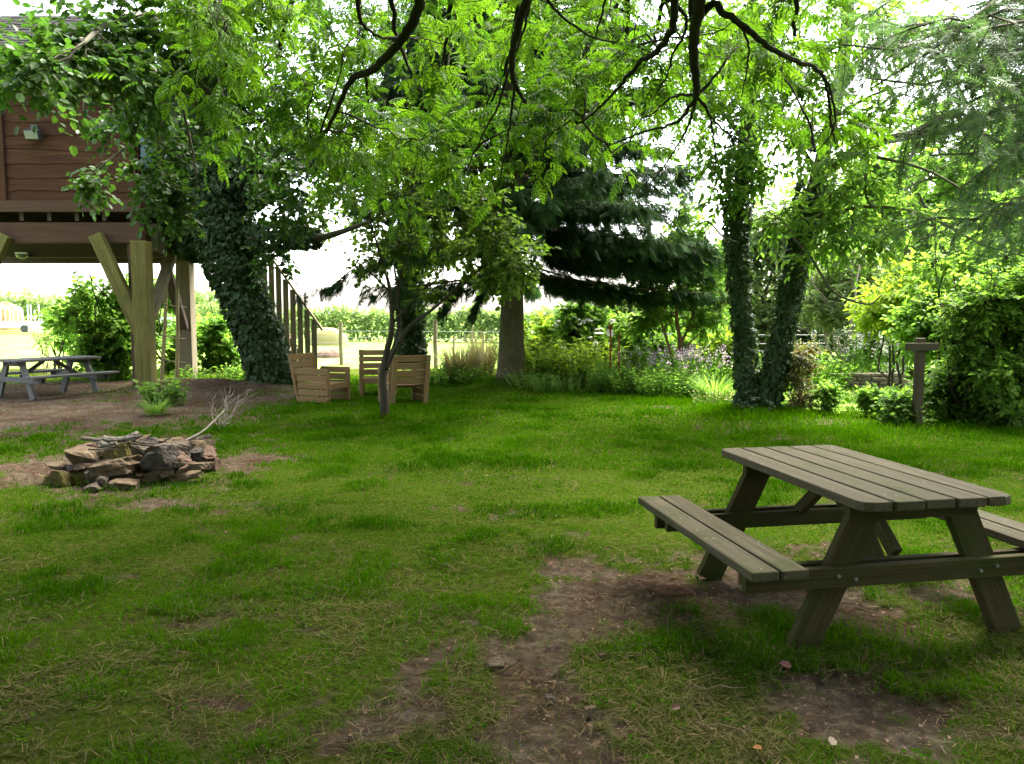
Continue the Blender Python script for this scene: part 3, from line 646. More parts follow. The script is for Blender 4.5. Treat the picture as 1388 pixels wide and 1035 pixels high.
def stick(path, r0, r1, label, mat='stick', name='stick', branches=(), group='sticks on the fire pit', cat='stick'):
    g = Geo(); tube(g, smooth_path(path, 5), r0, r1, 7, rough=.12)
    for b in branches: tube(g, smooth_path(b, 4), r1 * .9, r1 * .35, 5, rough=.1)
    return tag(build(name, g, M[mat]), label, cat, group)
q = lambda px, py, Y: P(px, py, Y + .42)
stick([q(111, 594, 7.3), q(138, 596, 7.3), q(160, 598, 7.25)], .016, .018, 'pale straight stick laid along the left top of the fire pit')
stick([q(140, 594, 7.2), q(150, 596, 7.2), q(168, 595, 7.22), q(180, 590, 7.25), q(186, 587, 7.3)], .034, .026, 'thick bleached driftwood branch on top of the fire pit', branches=[[q(172, 594, 7.2), q(184, 592, 7.1), q(194, 590, 7.1)]])
stick([q(137, 600, 7.15), q(145, 603, 7.1), q(158, 600, 7.1)], .026, .02, 'short grey log end on the fire pit beside the mossy stone')
stick([q(134, 609, 7.05), q(150, 606, 7.05), q(172, 599, 7.05)], .009, .006, 'thin grey twig slanting across the fire pit front')
stick([q(120, 609, 7.0), q(145, 609, 7.0), q(168, 609, 7.05)], .007, .005, 'dark thin twig lying level on the fire pit front', 'twig')
stick([q(172, 600, 7.15), q(195, 603, 7.15), q(218, 606, 7.2)], .012, .008, 'brown stick on the fire pit towards the flat topped stone', 'twig')
stick([q(178, 596, 7.3), q(190, 600, 7.2), q(206, 601, 7.2)], .010, .006, 'forked brown twig on the ashes of the fire pit', 'twig', branches=[[q(190, 600, 7.2), q(204, 596, 7.3)]])
for k, (lb, x0, y0, x1, y1) in enumerate([('bone white wood splinter on the fire pit right of the driftwood', 182, 596, 195, 590), ('second white splinter under the first on the fire pit', 180, 593, 190, 588), ('pale splinter by the flat topped rim stone', 223, 597, 232, 594)]):
    stick([q(x0, y0, 7.1), q((x0 + x1) / 2, (y0 + y1) / 2 - .5, 7.1), q(x1, y1, 7.1)], .010, .006, lb)
stick([q(250, 597, 7.6), q(275, 584, 8.1), q(290, 570, 8.6), q(304, 556, 9.1)], .011, .007, 'long pale bent stick rising from the fire pit to the brush', group='dead brush by the mound')
br = root('dead_branch', 'bundle of bare grey twigs fanning up in front of the soil mound', 'dead branch', tuple(GG(298, 580)))
g = Geo()
for k, (x1, y1) in enumerate([(283, 545), (293, 535), (304, 526), (312, 522), (318, 528), (324, 534), (336, 530), (341, 526), (330, 545), (313, 540)]):
    p0 = P(296 + RNG.uniform(-6, 10), 578 + RNG.uniform(-4, 3), 9.6); tube(g, bez(p0, P(x1, y1, 10 + RNG.uniform(-.3, .3)), .05, 6), .007, .003, 5)
    m_ = P((296 + x1) / 2, (578 + y1) / 2, 9.8); tube(g, bez(m_, P(x1 + RNG.uniform(-14, 14), y1 + RNG.uniform(-4, 12), 10), .06, 4), .004, .002, 4)
build('twigs', g, M['stick'], br)

# ------------------------------------------------------------------ small things on the lawn
for px, py, w, h, mi, lb in [(671, 903, 22, 9, 0, 'tan oval pebble on the worn path'), (799, 965, 15, 10, 0, 'small tan pebble near the lower end of the path'), (817, 893, 10, 10, 4, 'little brown stone in grass right of the path'), (745, 948, 12, 8, 1, 'grey pebble pressed into the path soil')]:
    p = G(px, py); s = p[1] / F; stone((p[0], p[1], gz(p[0], p[1]) + h * s * .3), (w * s, w * s * .8, h * s), int(px), S[mi], lb, .3, (0, 0), 'pebble', 4, 'pebbles on the path', 'pebble')
def fallen_leaf(px, py, size, mat, label):
    p = G(px, py); g = Geo(); f = RNG.uniform(0, 6)
    inst(g, ROUND, [(p[0], p[1], gz(p[0], p[1]) + .03)], np.array([[math.cos(f), math.sin(f), .25]]), np.array([[.3, -.5, 1.]]), size, .5)
    tag(build('fallen_leaf', g, mat), label, 'leaf', 'fallen leaves on the lawn')
lm = lambda n, c: leaf_mat(n, c, c, (1.1, 1.1, 1), .2, .6, .3)
fallen_leaf(1073, 912, .055, lm('pink_dead_leaf', (.20, .075, .07)), 'pinkish fallen leaf in grass before the picnic table')
fallen_leaf(1020, 1022, .04, lm('orange_dead_leaf', (.26, .11, .015)), 'orange fallen leaf at the bottom of the lawn')
fallen_leaf(1126, 1020, .045, lm('buff_dead_leaf', (.20, .135, .075)), 'buff fallen leaf right of the orange one')
fallen_leaf(910, 970, .04, lm('brown_dead_leaf', (.12, .06, .035)), 'brown fallen leaf in grass right of the path')
for k, (x0, y0, x1, y1, lb) in enumerate([(582, 762, 622, 782, 'long pale straw stalk left of the worn path'), (656, 858, 680, 873, 'thick pale stalk on the path'), (545, 943, 572, 960, 'pale stalk in the grass left of the path bottom'), (940, 940, 1012, 944, 'long level straw stalk in the grass before the table'), (942, 990, 1025, 998, 'lowest long straw stalk before the table'), (470, 990, 492, 1018, 'curved pale stalk near the bottom edge of the lawn'), (662, 700, 680, 712, 'short straw stalk in the greener lawn'), (775, 655, 780, 672, 'upright straw stalk in the middle of the lawn'), (560, 925, 600, 918, 'straw stalk lying across grass by the path')]):
    a, b = G(x0, y0), G(x1, y1); a[2] = gz(a[0], a[1]) + .035; b[2] = gz(b[0], b[1]) + .04; g = Geo(); tube(g, bez(a, b, .06, 5, .03), .0035, .0022, 4)
    tag(build('straw_stalk', g, M['straw']), lb, 'straw stalk', 'straw stalks on the lawn')

# ------------------------------------------------------------------ treehouse
TY, TXR, TXL, TYB = 15.8, -7.45, -13.2, 19.8
zf = lambda py: P(190, py, TY)[2]
zb, ze = zf(279), zf(88)
th_ = root('treehouse', 'red brown boarded treehouse cabin raised on timber posts among leaves', 'treehouse', (-10.2, 17.8, 0))
def waney(geo, p0, p1, z0, z1, nboard, outn):
    p0, p1 = np.asarray(p0, float), np.asarray(p1, float); outn = np.asarray(outn, float); bh = (z1 - z0) / nboard
    for k in range(nboard):
        n = 60; t = np.linspace(0, 1, n)
        lo = z0 + bh * k + ((.13 * (fbm(t * 6 + k * 9.1, t * 0 + k, 4, 2) - .5) + .05 * (fbm(t * 30 + k * 5, t * 0 + k, 14, 2) - .5)) if k else 0 * t); hi = np.full(n, z0 + bh * (k + 1) + .05)
        b = p0[None] + (p1 - p0)[None] * t[:, None]
        def row(z, o): v = b + outn * o; v[:, 2] = z; return v
        v = np.vstack([row(lo, .0), row(lo, .034), row(hi, .016), row(hi, .0)])
        q = np.concatenate([np.stack([np.arange(n - 1) + r * n, np.arange(n - 1) + 1 + r * n, np.arange(n - 1) + 1 + (r + 1) * n, np.arange(n - 1) + (r + 1) * n], -1) for r in range(3)])
        L = t * np.linalg.norm(p1 - p0); g = np.concatenate([np.stack([L, np.full(n, w), np.full(n, w2)], 1) for w, w2 in ((0, .03), (0, 0), (bh, 0), (bh, .02))]) + RNG.uniform(-30, 30, 3)
        geo.add(v, None, q, g, RNG.random())
g = Geo(); waney(g, (TXL, TY, 0), (TXR, TY, 0), zb, ze, 10, (0, -1, 0)); box(g, ((TXL + TXR) / 2, TY + .05, (zb + ze) / 2), (TXR - TXL - .04, .06, ze - zb))
wl = build('front_wall', g, M['cabin'], th_)
g = Geo(); box(g, (P(4, 200, TY)[0] - .02, TY - .065, (zb + ze) / 2 + .02), (.16, .04, ze - zb - .1)); build('upright_board', g, M['cabin'], wl, bevel=.006)
g = Geo(); waney(g, (TXR, TY, 0), (TXR, TYB, 0), zb, ze, 10, (1, 0, 0)); box(g, (TXR - .05, (TY + TYB) / 2, (zb + ze) / 2), (.06, TYB - TY - .1, ze - zb)); sw = build('side_wall', g, M['cabin'], th_)
g = Geo()
for k in range(6): box(g, (TXR + .075, TY + .70, zf(243) + .235 * k), (.03, 1.25, .215), rotm('X', R(-8)))
build('teal_panel', g, M['teal'], sw, bevel=.004)
g = Geo(); box(g, ((TXL + TXR) / 2, TYB, (zb + ze) / 2), (TXR - TXL - .2, .08, ze - zb)); build('rear_wall', g, M['cabin'], th_)
g = Geo(); box(g, ((TXL + TXR) / 2 + .05, TY - .09, zb - .02), (TXR - TXL + .1, .06, .22)); build('fascia', g, M['trim'], th_, bevel=.008)
g = Geo(); box(g, ((TXL + TXR) / 2, (TY + TYB) / 2, zb - .06), (TXR - TXL - .1, TYB - TY - .1, .05)); build('floor', g, M['dark_wood'], th_)
for x in np.arange(TXR - .12, TXL, -.55):
    g = Geo(); box(g, (x, (TY + TYB) / 2, zb - .19), (.08, TYB - TY, .2)); build('joist', g, M['dark_wood'], th_)
z1, z0 = zf(301), zf(329)
g = Geo(); box(g, ((TXL + TXR) / 2 + .02, TY + .1, (z0 + z1) / 2), (TXR - TXL + .05, .2, z1 - z0)); build('front_beam', g, M['trim'], th_, bevel=.012)
for yy in (TY + 1.9, TYB - .15):
    g = Geo(); box(g, ((TXL + TXR) / 2, yy, (z0 + z1) / 2 - .1), (TXR - TXL, .2, z1 - z0 + .1)); build('rear_beam', g, M['dark_wood'], th_, bevel=.012)
g = Geo(); box(g, (TXR + .10, (TY + TYB) / 2 + .3, (z0 + z1) / 2 - .05), (.14, TYB - TY - .3, z1 - z0 + .15)); build('side_beam', g, M['stair'], th_, bevel=.01)
def post(px, py0, py1, Y, w, mat, name='post'):
    p = P(px, py1, Y); g = Geo(); zt = P(px, py0, Y)[2]; zg = gz(p[0], Y) - .15
    box(g, (p[0], Y, (zt + zg) / 2), (w, w, zt - zg)); return build(name, g, M[mat], th_, bevel=.015)
post(199, 327, 523, TY - .16, .31, 'post'); post(187, 301, 523, TY + .12, .15, 'trim', 'inner_post')
post(-62, 327, 523, TY - .16, .3, 'post'); post(256, 350, 510, TYB - .3, .33, 'fpost'); post(40, 355, 500, TYB - .1, .25, 'dark_wood') if False else None
g = Geo(); beam(g, P(130, 318, TY - .1), P(192, 452, TY - .1), .16, .26, (0, 1, 0)); build('front_brace', g, M['post'], th_, bevel=.01)
g = Geo(); beam(g, P(6, 318, TY - .1), P(-56, 452, TY - .1), .16, .26, (0, 1, 0)); build('front_brace', g, M['post'], th_, bevel=.01)
g = Geo(); beam(g, P(204, 430, TY + .1), P(238, 330, TY + 1.6), .2, .14, (1, 0, 0)); build('side_brace', g, M['stair'], th_, bevel=.01)
g = Geo(); beam(g, P(250, 445, TYB - .5), P(222, 350, TYB - 1.6), .2, .14, (1, 0, 0)); build('rear_brace', g, M['dark_wood'], th_, bevel=.01)
# roof: hipped with a slight flare, courses of shingles
RF = Geo(); ov = .45; xa, xb, ya, yb = TXL - ov, TXR + ov, TY - ov, TYB + ov; eav = ze + .02
def rz_(x, y):
    d = np.minimum(np.minimum(x - xa, xb - x), np.minimum(y - ya, yb - y)); return eav + .55 * np.maximum(d, 0) + .05 * np.maximum(d, 0) ** 2
for side in range(4):
    half = (yb - ya) / 2; rows = 16
    for r_ in range(rows):
        d0, d1 = half * r_ / rows, half * (r_ + 1) / rows + .05
        if side in (0, 2): l0, l1 = xa + d0, xb - d0
        else: l0, l1 = ya + d0, yb - d0
        n = max(1, int((l1 - l0) / .16)); e = np.linspace(l0, l1, n + 1)
        for k in range(n):
            a_, b_ = e[k] + .004, e[k + 1] - .004; j = RNG.uniform(-.02, .02); up0, up1 = RNG.uniform(.018, .034), .004
            def pt(s, d, up):
                d = min(d, half)
                s = min(max(s, (xa if side in (0, 2) else ya) + d), (xb if side in (0, 2) else yb) - d)
                x, y = {0: (s, ya + d), 2: (s, yb - d), 1: (xb - d, s), 3: (xa + d, s)}[side]
                return (x, y, float(rz_(np.array(x), np.array(y))) + up)
            v = [pt(a_, d0 + j, up0), pt(b_, d0 + j, up0), pt(b_, d1, up1), pt(a_, d1, up1), pt(a_, d0 + j, up0 - .022), pt(b_, d0 + j, up0 - .022)]
            RF.add(v, None, [(0, 1, 2, 3), (4, 5, 1, 0)], None, RNG.random())
build('roof', RF, M['roof'], th_)
g = Geo(); box(g, ((xa + xb) / 2, ya + .02, eav - .1), (xb - xa, .04, .16)); box(g, (xb - .02, (ya + yb) / 2, eav - .1), (.04, yb - ya - .1, .16)); build('eave_board', g, M['trim'], th_, bevel=.005)
g = Geo(); box(g, ((xa + xb) / 2, (ya + yb) / 2, eav - .03), (xb - xa - .1, yb - ya - .1, .03)); build('soffit', g, M['dark_wood'], th_)
# lamps on the cabin
fl = root('floodlight', 'small black floodlight fixed to the red brown cabin boards', 'floodlight', tuple(P(45, 181, TY - .09)))
c = P(45, 182, TY - .16); g = Geo(); box(g, c, (.30, .12, .20), rotm('X', R(20))); build('casing', g, M['lampblack'], fl, bevel=.02)
g = Geo(); box(g, c + np.array([0, -.066, -.024]), (.25, .012, .15), rotm('X', R(20))); build('glass', g, M['lampglass'], fl, bevel=.003)
g = Geo(); box(g, c + np.array([.02, .03, .14]), (.14, .06, .10)); beam(g, c + np.array([.02, .05, .1]), c + np.array([.12, .1, -.02]), .03, .03); build('bracket', g, M['lampblack'], fl, bevel=.004)
bl = root('bulkhead_lamp', 'pale dome lamp under the treehouse floor beams', 'lamp', tuple(P(30, 345, TY + 1.75)))
g = Geo(); c = P(30, 347, TY + 1.72); tt = np.linspace(0, 1, 6); tube(g, np.stack([0 * tt + c[0], 0 * tt + c[1], c[2] + .04 - .10 * tt], 1), .1, rad=np.array([.12, .125, .12, .10, .07, .02]), sides=14); build('dome', g, M['lampglass'], bl, smooth=True)
g = Geo(); box(g, c + np.array([0, .0, .06]), (.26, .1, .05)); build('lamp_base', g, M['galv'], bl, bevel=.006)

# stairs down the far side
st = root('staircase', 'wooden stairs with close upright balusters coming down beside the ivy trunk', 'stairs', tuple(GG(412, 512)))
SY0, SY1 = 19.15, 20.0
bot, top = np.array([P(414, 512, SY0)[0], 0, .02]), np.array([-7.35, 0, 3.35])
dirv = nrm(top - bot)
for yy in (SY0, SY1):
    g = Geo(); a_ = bot.copy(); b_ = top.copy(); a_[1] = b_[1] = yy; beam(g, a_, b_, .26, .05); build('stringer', g, M['stair'], st, bevel=.006)
    if yy == SY1: continue
    g = Geo(); h0 = np.array([P(437, 447, SY0)[0], yy, P(437, 447, SY0)[2]]); k_ = (top - bot)[2] / (top - bot)[0]; h1 = np.array([-7.2, yy, h0[2] + k_ * (-7.2 - h0[0])]); beam(g, h0, h1, .05, .09); build('handrail', g, M['stair'], st, bevel=.006)
    nb = 15
    for k in range(nb):
        x = P(427, 470, SY0)[0] - .168 * k; zt = h0[2] + k_ * (x - h0[0]) - .03; zl = max(.02, bot[2] + k_ * (x - bot[0]) - .1)
        g = Geo(); box(g, (x, yy - .045 if yy == SY0 else yy + .045, (zt + zl) / 2), (.13, .03, zt - zl)); build('baluster', g, M['stair'], st, bevel=.004)
for k in range(12):
    t = (k + .7) / 12.5; p = bot + (top - bot) * t; g = Geo(); box(g, (p[0], (SY0 + SY1) / 2, p[2] + .03), (.24, SY1 - SY0 - .06, .04)); build('tread', g, M['stair'], st, bevel=.004)
# cane trellis between the posts
tr = root('cane_trellis', 'rough cane poles tied with cross strings between two treehouse posts', 'trellis', tuple(GG(230, 515)))
for x0, x1, y0 in ((219, 226, 365), (240, 240, 345)):
    g = Geo(); tube(g, smooth_path([P(x0, 518, 16.9), P((x0 + x1) / 2 + 1, 440, 16.9), P(x1, y0, 16.9)], 6), .045, .035, 7, rough=.1); build('cane', g, M['bamboo'], tr)
for py in (412, 455, 487):
    g = Geo(); tube(g, smooth_path([P(207, py - 3, 16.6), P(230, py + 2, 16.9), P(252, py + 4, 17.6)], 4), .010, .010, 4); build('string', g, M['twig'], tr)

# ------------------------------------------------------------------ fence, far field things
fe = root('wire_fence', 'post and wire fence along the bright field edge', 'fence', tuple(G(600, 492)))
FPS = [(200, 466, 30, 462), (300, 430, 28.2, 488), (462, 437, 26.5, 490), (590, 432, 24.2, 498), (615, 457, 27, 493), (655, 452, 29, 490), (640, 440, 30, 486), (735, 455, 25, 495), (785, 452, 23, 500), (835, 455, 22.5, 500), (981, 458, 21, 505), (1120, 452, 20.5, 505)]
tops = []
for px, py, Y, pb in FPS:
    zt = min(1.45, max(.9, P(px, py, Y)[2])); x = P(px, 480, Y)[0]; r = .07 if px in (462, 590) else .045
    g = Geo(); tube(g, np.array([(x + .02, Y, -.2), (x, Y, zt * .5), (x + .01, Y, zt)]), r, r * .95, 9, rough=.04); build('fence_post', g, M['fpost'], fe)
line = [np.array([P(px, 480, Y)[0], Y]) for px, py, Y, pb in FPS if px in (200, 300, 462, 590, 785, 981, 1120)]
for z in (.25, .45, .65, .85, 1.08):
    g = Geo(); tube(g, np.array([(a[0], a[1], z + .01 * RNG.normal()) for a in line]), .006, .006, 4); build('wire', g, M['wire'], fe)
def hedge(name, label, pts, h, w, mat, leaf, n, cat='hedge', grp=None):
    pts = np.asarray(pts, float); t = RNG.random(n) * (len(pts) - 1); i = np.minimum(t.astype(int), len(pts) - 2); f = (t - i)[:, None]
    c = pts[i] * (1 - f) + pts[i + 1] * f
    nz = fbm(t * 9, t * 0 + 3, 15, 3)
    u = RNG.random(n) ** .7; z = u * h * (.65 + .7 * nz); an = RNG.uniform(0, 2 * np.pi, n); rr = w * (1.1 - .6 * u) * RNG.uniform(.6, 1, n)
    pos = np.stack([c[:, 0] + rr * np.cos(an), c[:, 1] + rr * np.sin(an), z], 1)
    g = Geo(); inst(g, LEAF4, pos, RNG.normal(0, 1, (n, 3)), RNG.normal(0, .6, (n, 3)) + np.array([0, 0, 1.]), leaf * RNG.uniform(.6, 1.4, n), np.clip(.5 + (nz - .5) * .8 + RNG.normal(0, .15, n), 0, 1))
    r_ = root(name, label, cat, (pts[0][0], pts[0][1], 0), grp); build('foliage', g, mat, r_)
    g = Geo()
    for k in range(int(len(pts) * 6)):
        t0 = RNG.random() * (len(pts) - 1); i0 = min(int(t0), len(pts) - 2); c0 = pts[i0] * (1 - t0 + i0) + pts[i0 + 1] * (t0 - i0); tube(g, bez((c0[0], c0[1], 0), (c0[0] + RNG.normal(0, .3 * w), c0[1], h * .7), .05, 4), .05, .02, 5)
    build('stems', g, M['twig'], r_); return r_
hedge('field_hedge', 'low clipped hedge across the far side of the bright field', [(-24, 53), (-14, 51), (-6, 50), (0, 48), (10, 46), (18, 44)], 1.85, .9, M['far'], .30, 17000)
hedge('field_hedge', 'taller bushy hedge far behind the hay at the left edge', [(-75, 92), (-60, 90), (-48, 88), (-36, 84), (-25, 78)], 3.6, 2.0, M['far'], .6, 7000)
# feeder trailer with hoops, hay, stacked gates
fd = root('hay_feeder', 'white field feeder with a row of arched hoop rails', 'feeder', (-43, 62, 0))
Yf = 62; zb0 = P(25, 446, Yf)[2]
g = Geo(); x0, x1 = P(-60, 440, Yf)[0], P(52, 440, Yf)[0]; box(g, ((x0 + x1) / 2, Yf, P(0, 440, Yf)[2]), (x1 - x0, 1.4, .5)); build('trough', g, M['galv'], fd, bevel=.05)
for px in (-40, -22, -2, 15, 32):
    g = Geo(); x = P(px, 430, Yf)[0]; w = .36; zt = P(px, 416, Yf)[2]; zl = P(px, 436, Yf)[2]; an = np.linspace(0, np.pi, 9)
    path = [(x - w, Yf - .7, zl)] + [(x - w * math.cos(t), Yf - .7, zt - w * .8 + w * .8 * math.sin(t)) for t in an] + [(x + w, Yf - .7, zl)]
    tube(g, np.array(path), .045, .045, 6); tube(g, np.array([(x, Yf - .7, zl), (x, Yf - .7, zt - .03)]), .03, .03, 5); build('hoop', g, M['galv'], fd)
for px in (-30, 40):
    g = Geo(); x = P(px, 440, Yf)[0]; tube(g, np.array([(x, Yf - .72, .0 + P(0, 447, Yf)[2] + .1), (x, Yf - .5, .0 + P(0, 447, Yf)[2] + .1)]), .3, .3, 12); build('wheel', g, M['lampblack'], fd)
def heap(name, label, cat, c, r, h, mat, seed):
    n = 28; th = np.linspace(0, 2 * np.pi, n, endpoint=False); V = [(c[0], c[1], c[2] + h)]; rows = 7
    for i in range(1, rows + 1):
        f = i / rows
        for j, t in enumerate(th):
            k = 1 + .22 * (vnoise(math.cos(t) * 2 + 5, math.sin(t) * 2 + i * .4, seed) - .5); V.append((c[0] + r * f * k * math.cos(t), c[1] + r * .7 * f * k * math.sin(t), c[2] + h * math.sqrt(max(0, 1 - f ** 2.2)) * k - (.1 if i == rows else 0)))
    g = Geo(); g.add(V, [(0, 1 + j, 1 + (j + 1) % n) for j in range(n)], [(1 + i * n + j, 1 + (i + 1) * n + j, 1 + (i + 1) * n + (j + 1) % n, 1 + i * n + (j + 1) % n) for i in range(rows - 1) for j in range(n)])
    tag(build(name, g, mat, smooth=True), label, cat)
heap('hay_heap', 'rounded brown hay heap behind the white hoops', 'hay heap', (P(8, 440, 66)[0], 66, .45), 1.5, 2.2, M['hay'], 3)
heap('hay_heap', 'pale straw heap beyond the tall fence post', 'hay heap', (P(447, 460, 44)[0], 44, -.05), 1.25, .95, M['buff'], 5)
heap('rubble_pile', 'small reddish pile on the bright field behind the fence', 'rubble pile', (P(446, 476, 31)[0], 31, -.06), .55, .28, S[4], 8)
ga = root('metal_gate', 'pale metal gates stacked upright beside the hoops', 'gate', (P(45, 440, 60)[0], 60, .3))
for k, px in enumerate((38, 42, 47, 53, 57)):
    g = Geo(); x = P(px, 430, 60)[0]; tube(g, np.array([(x, 60, .3), (x, 60, P(px, 412 if k in (0, 1, 3) else 420, 60)[2])]), .04, .04, 6); build('gate_upright', g, M['galv'], ga)
for py in (436, 428):
    g = Geo(); tube(g, np.array([P(38, py, 60), P(57, py, 60)]), .03, .03, 5); build('gate_bar', g, M['galv'], ga)
g = Geo()
hu = root('rail_fence', 'white rail fence far behind the treehouse posts', 'fence', (P(230, 440, 52)[0], 52, 0))
for px in range(190, 345, 14):
    g = Geo(); a_ = P(px, 430, 52); box(g, (a_[0], 52, .72), (.09, .09, 1.5)); build('rail_post', g, M['galv'], hu)
for z in (.5, .95, 1.4):
    g = Geo(); box(g, ((P(190, 430, 52)[0] + P(340, 430, 52)[0]) / 2, 51.93, z), (P(340, 430, 52)[0] - P(190, 430, 52)[0], .04, .12)); build('rail', g, M['galv'], hu)

# cross shaped post and low stone wall
cp = root('wooden_post', 'brown cross shaped wooden post standing before the dark shrubs', 'post', tuple(G(1245, 577)))
Yp = G(1245, 577)[1]; x = P(1245, 520, Yp)[0]; zt = P(1245, 458, Yp)[2]
g = Geo(); box(g, (x, Yp, zt / 2 - .1), (.11, .11, zt + .2)); build('upright', g, M['cross'], cp, bevel=.01)
g = Geo(); box(g, (P(1246, 468, Yp)[0], Yp - .08, P(1246, 469.5, Yp)[2]), (.47, .04, .11)); build('crossbar', g, M['cross'], cp, bevel=.008)
sw_ = root('stone_wall', 'low dry stone retaining wall round the garden bed', 'wall', tuple(G(1160, 530)))
Yw = 17.2
for row in range(4):
    xx = P(1118, 520, Yw)[0] - .05 * row; e = P(1212, 520, Yw)[0]; g = Geo(); sub = []
    while xx < e:
        w = RNG.uniform(.22, .55); rg = RNG; h = .075
        sub.append((xx + w / 2, w)); xx += w + .012
    for xc, w in sub:
        yb_ = Yw + .25 * ((xc - P(1165, 520, Yw)[0]) / .8) ** 2 * .3
        box(g, (xc, yb_ + RNG.uniform(-.03, .03), .04 + row * .082), (w, .26, RNG.uniform(.066, .078)), rotm('Y', RNG.normal(0, .03)))
    build('stone_course', g, M['drystone'], sw_, bevel=.018)
g = Geo(); zz = .34; 
# garden lawn beyond
gg2 = Geo(); xs = np.linspace(P(1060, 560, 14)[0] - 1, P(1330, 560, 14)[0] + 3, 60); ys = np.linspace(12.9, 19.5, 40); X2, Y2 = np.meshgrid(xs, ys); nx = 60
ii = (np.arange(39)[:, None] * nx + np.arange(59)[None]).reshape(-1); gg2.add(np.stack([X2, Y2, hgt(X2, Y2) + .012 + 0 * X2], -1).reshape(-1, 3), None, np.stack([ii, ii + 1, ii + nx + 1, ii + nx], -1))
build('garden_lawn', gg2, M['field'], smooth=True, base=(0, 0, 0), kind='structure')
for px, py, lb in ((827, 443, 'rusty iron garden stake with an orange round top in the flower bed'), (839, 455, 'shorter plain rusty garden stake in the flower bed')):
    Y = 16.8; b = P(px, 500, Y); g = Geo(); t_ = P(px, py, Y)[2]
    s_ = root('garden_stake', lb, 'garden stake', (b[0], Y, 0), 'rusty stakes in the flower bed')
    tube(g, np.array([(b[0], Y, -.1), (b[0], Y, t_ - .04)]), .022, .018, 7); build('rod', g, M['rust'], s_)
    g = Geo(); tt = np.linspace(0, np.pi, 7); r_ = .055 if px == 827 else .03; tube(g, np.stack([0 * tt + b[0], 0 * tt + Y, t_ - np.cos(tt) * r_ * 1.2], 1), .05, rad=np.maximum(np.sin(tt) * r_, .004), sides=9); build('finial', g, M['rust'], s_, smooth=True)

# ------------------------------------------------------------------ trees
def sk(*paths): return np.vstack([smooth_path(p, 8) for p in paths])
def ivy_on(geo, path, rads, n, size=(.07, .13), off=(.02, .09), lump=.6):
    p = smooth_path(path, 10); L = np.linspace(0, 1, len(p)); rad = np.interp(L, np.linspace(0, 1, len(rads)), rads)
    t = RNG.random(n) * (len(p) - 1.001); i = t.astype(int); f = (t - i)[:, None]; c = p[i] * (1 - f) + p[i + 1] * f
    d = nrm(p[i + 1] - p[i]); th = RNG.uniform(0, 2 * np.pi, n); x = nrm(np.cross(d, np.array([.1, 1, .2]))); y = np.cross(d, x)
    o = np.cos(th)[:, None] * x + np.sin(th)[:, None] * y; bump = 1 + lump * (fbm(th * 1.3 + 7, t * .9, 44, 3) - .45)
    r_ = rad[i] * bump + RNG.uniform(*off, n)
    pos = c + o * r_[:, None]
    dd = np.array([0, 0, -.8]) + RNG.normal(0, .45, (n, 3)) + o * .25
    inst(geo, IVY, pos, dd, o + RNG.normal(0, .35, (n, 3)), RNG.uniform(*size, n), np.clip(RNG.normal(.5, .22, n), 0, 1))
def PP(*l): return [P(*q_) for q_ in l]
def tree(name, label, cat, base, wood, crown, mats, ivy=None, group=None, twigs=None, crown_name='crown', trunk_name='trunk'):
    r_ = root(name, label, cat, tuple(base), group)
    build(trunk_name, wood, mats[0], r_, smooth=True)
    if twigs is not None and twigs.n: build('branches', twigs, mats[0], r_)
    if crown.n: build(crown_name, crown, mats[1], r_)
    if ivy is not None: build('ivy', ivy, M['ivy'], r_)
    return r_

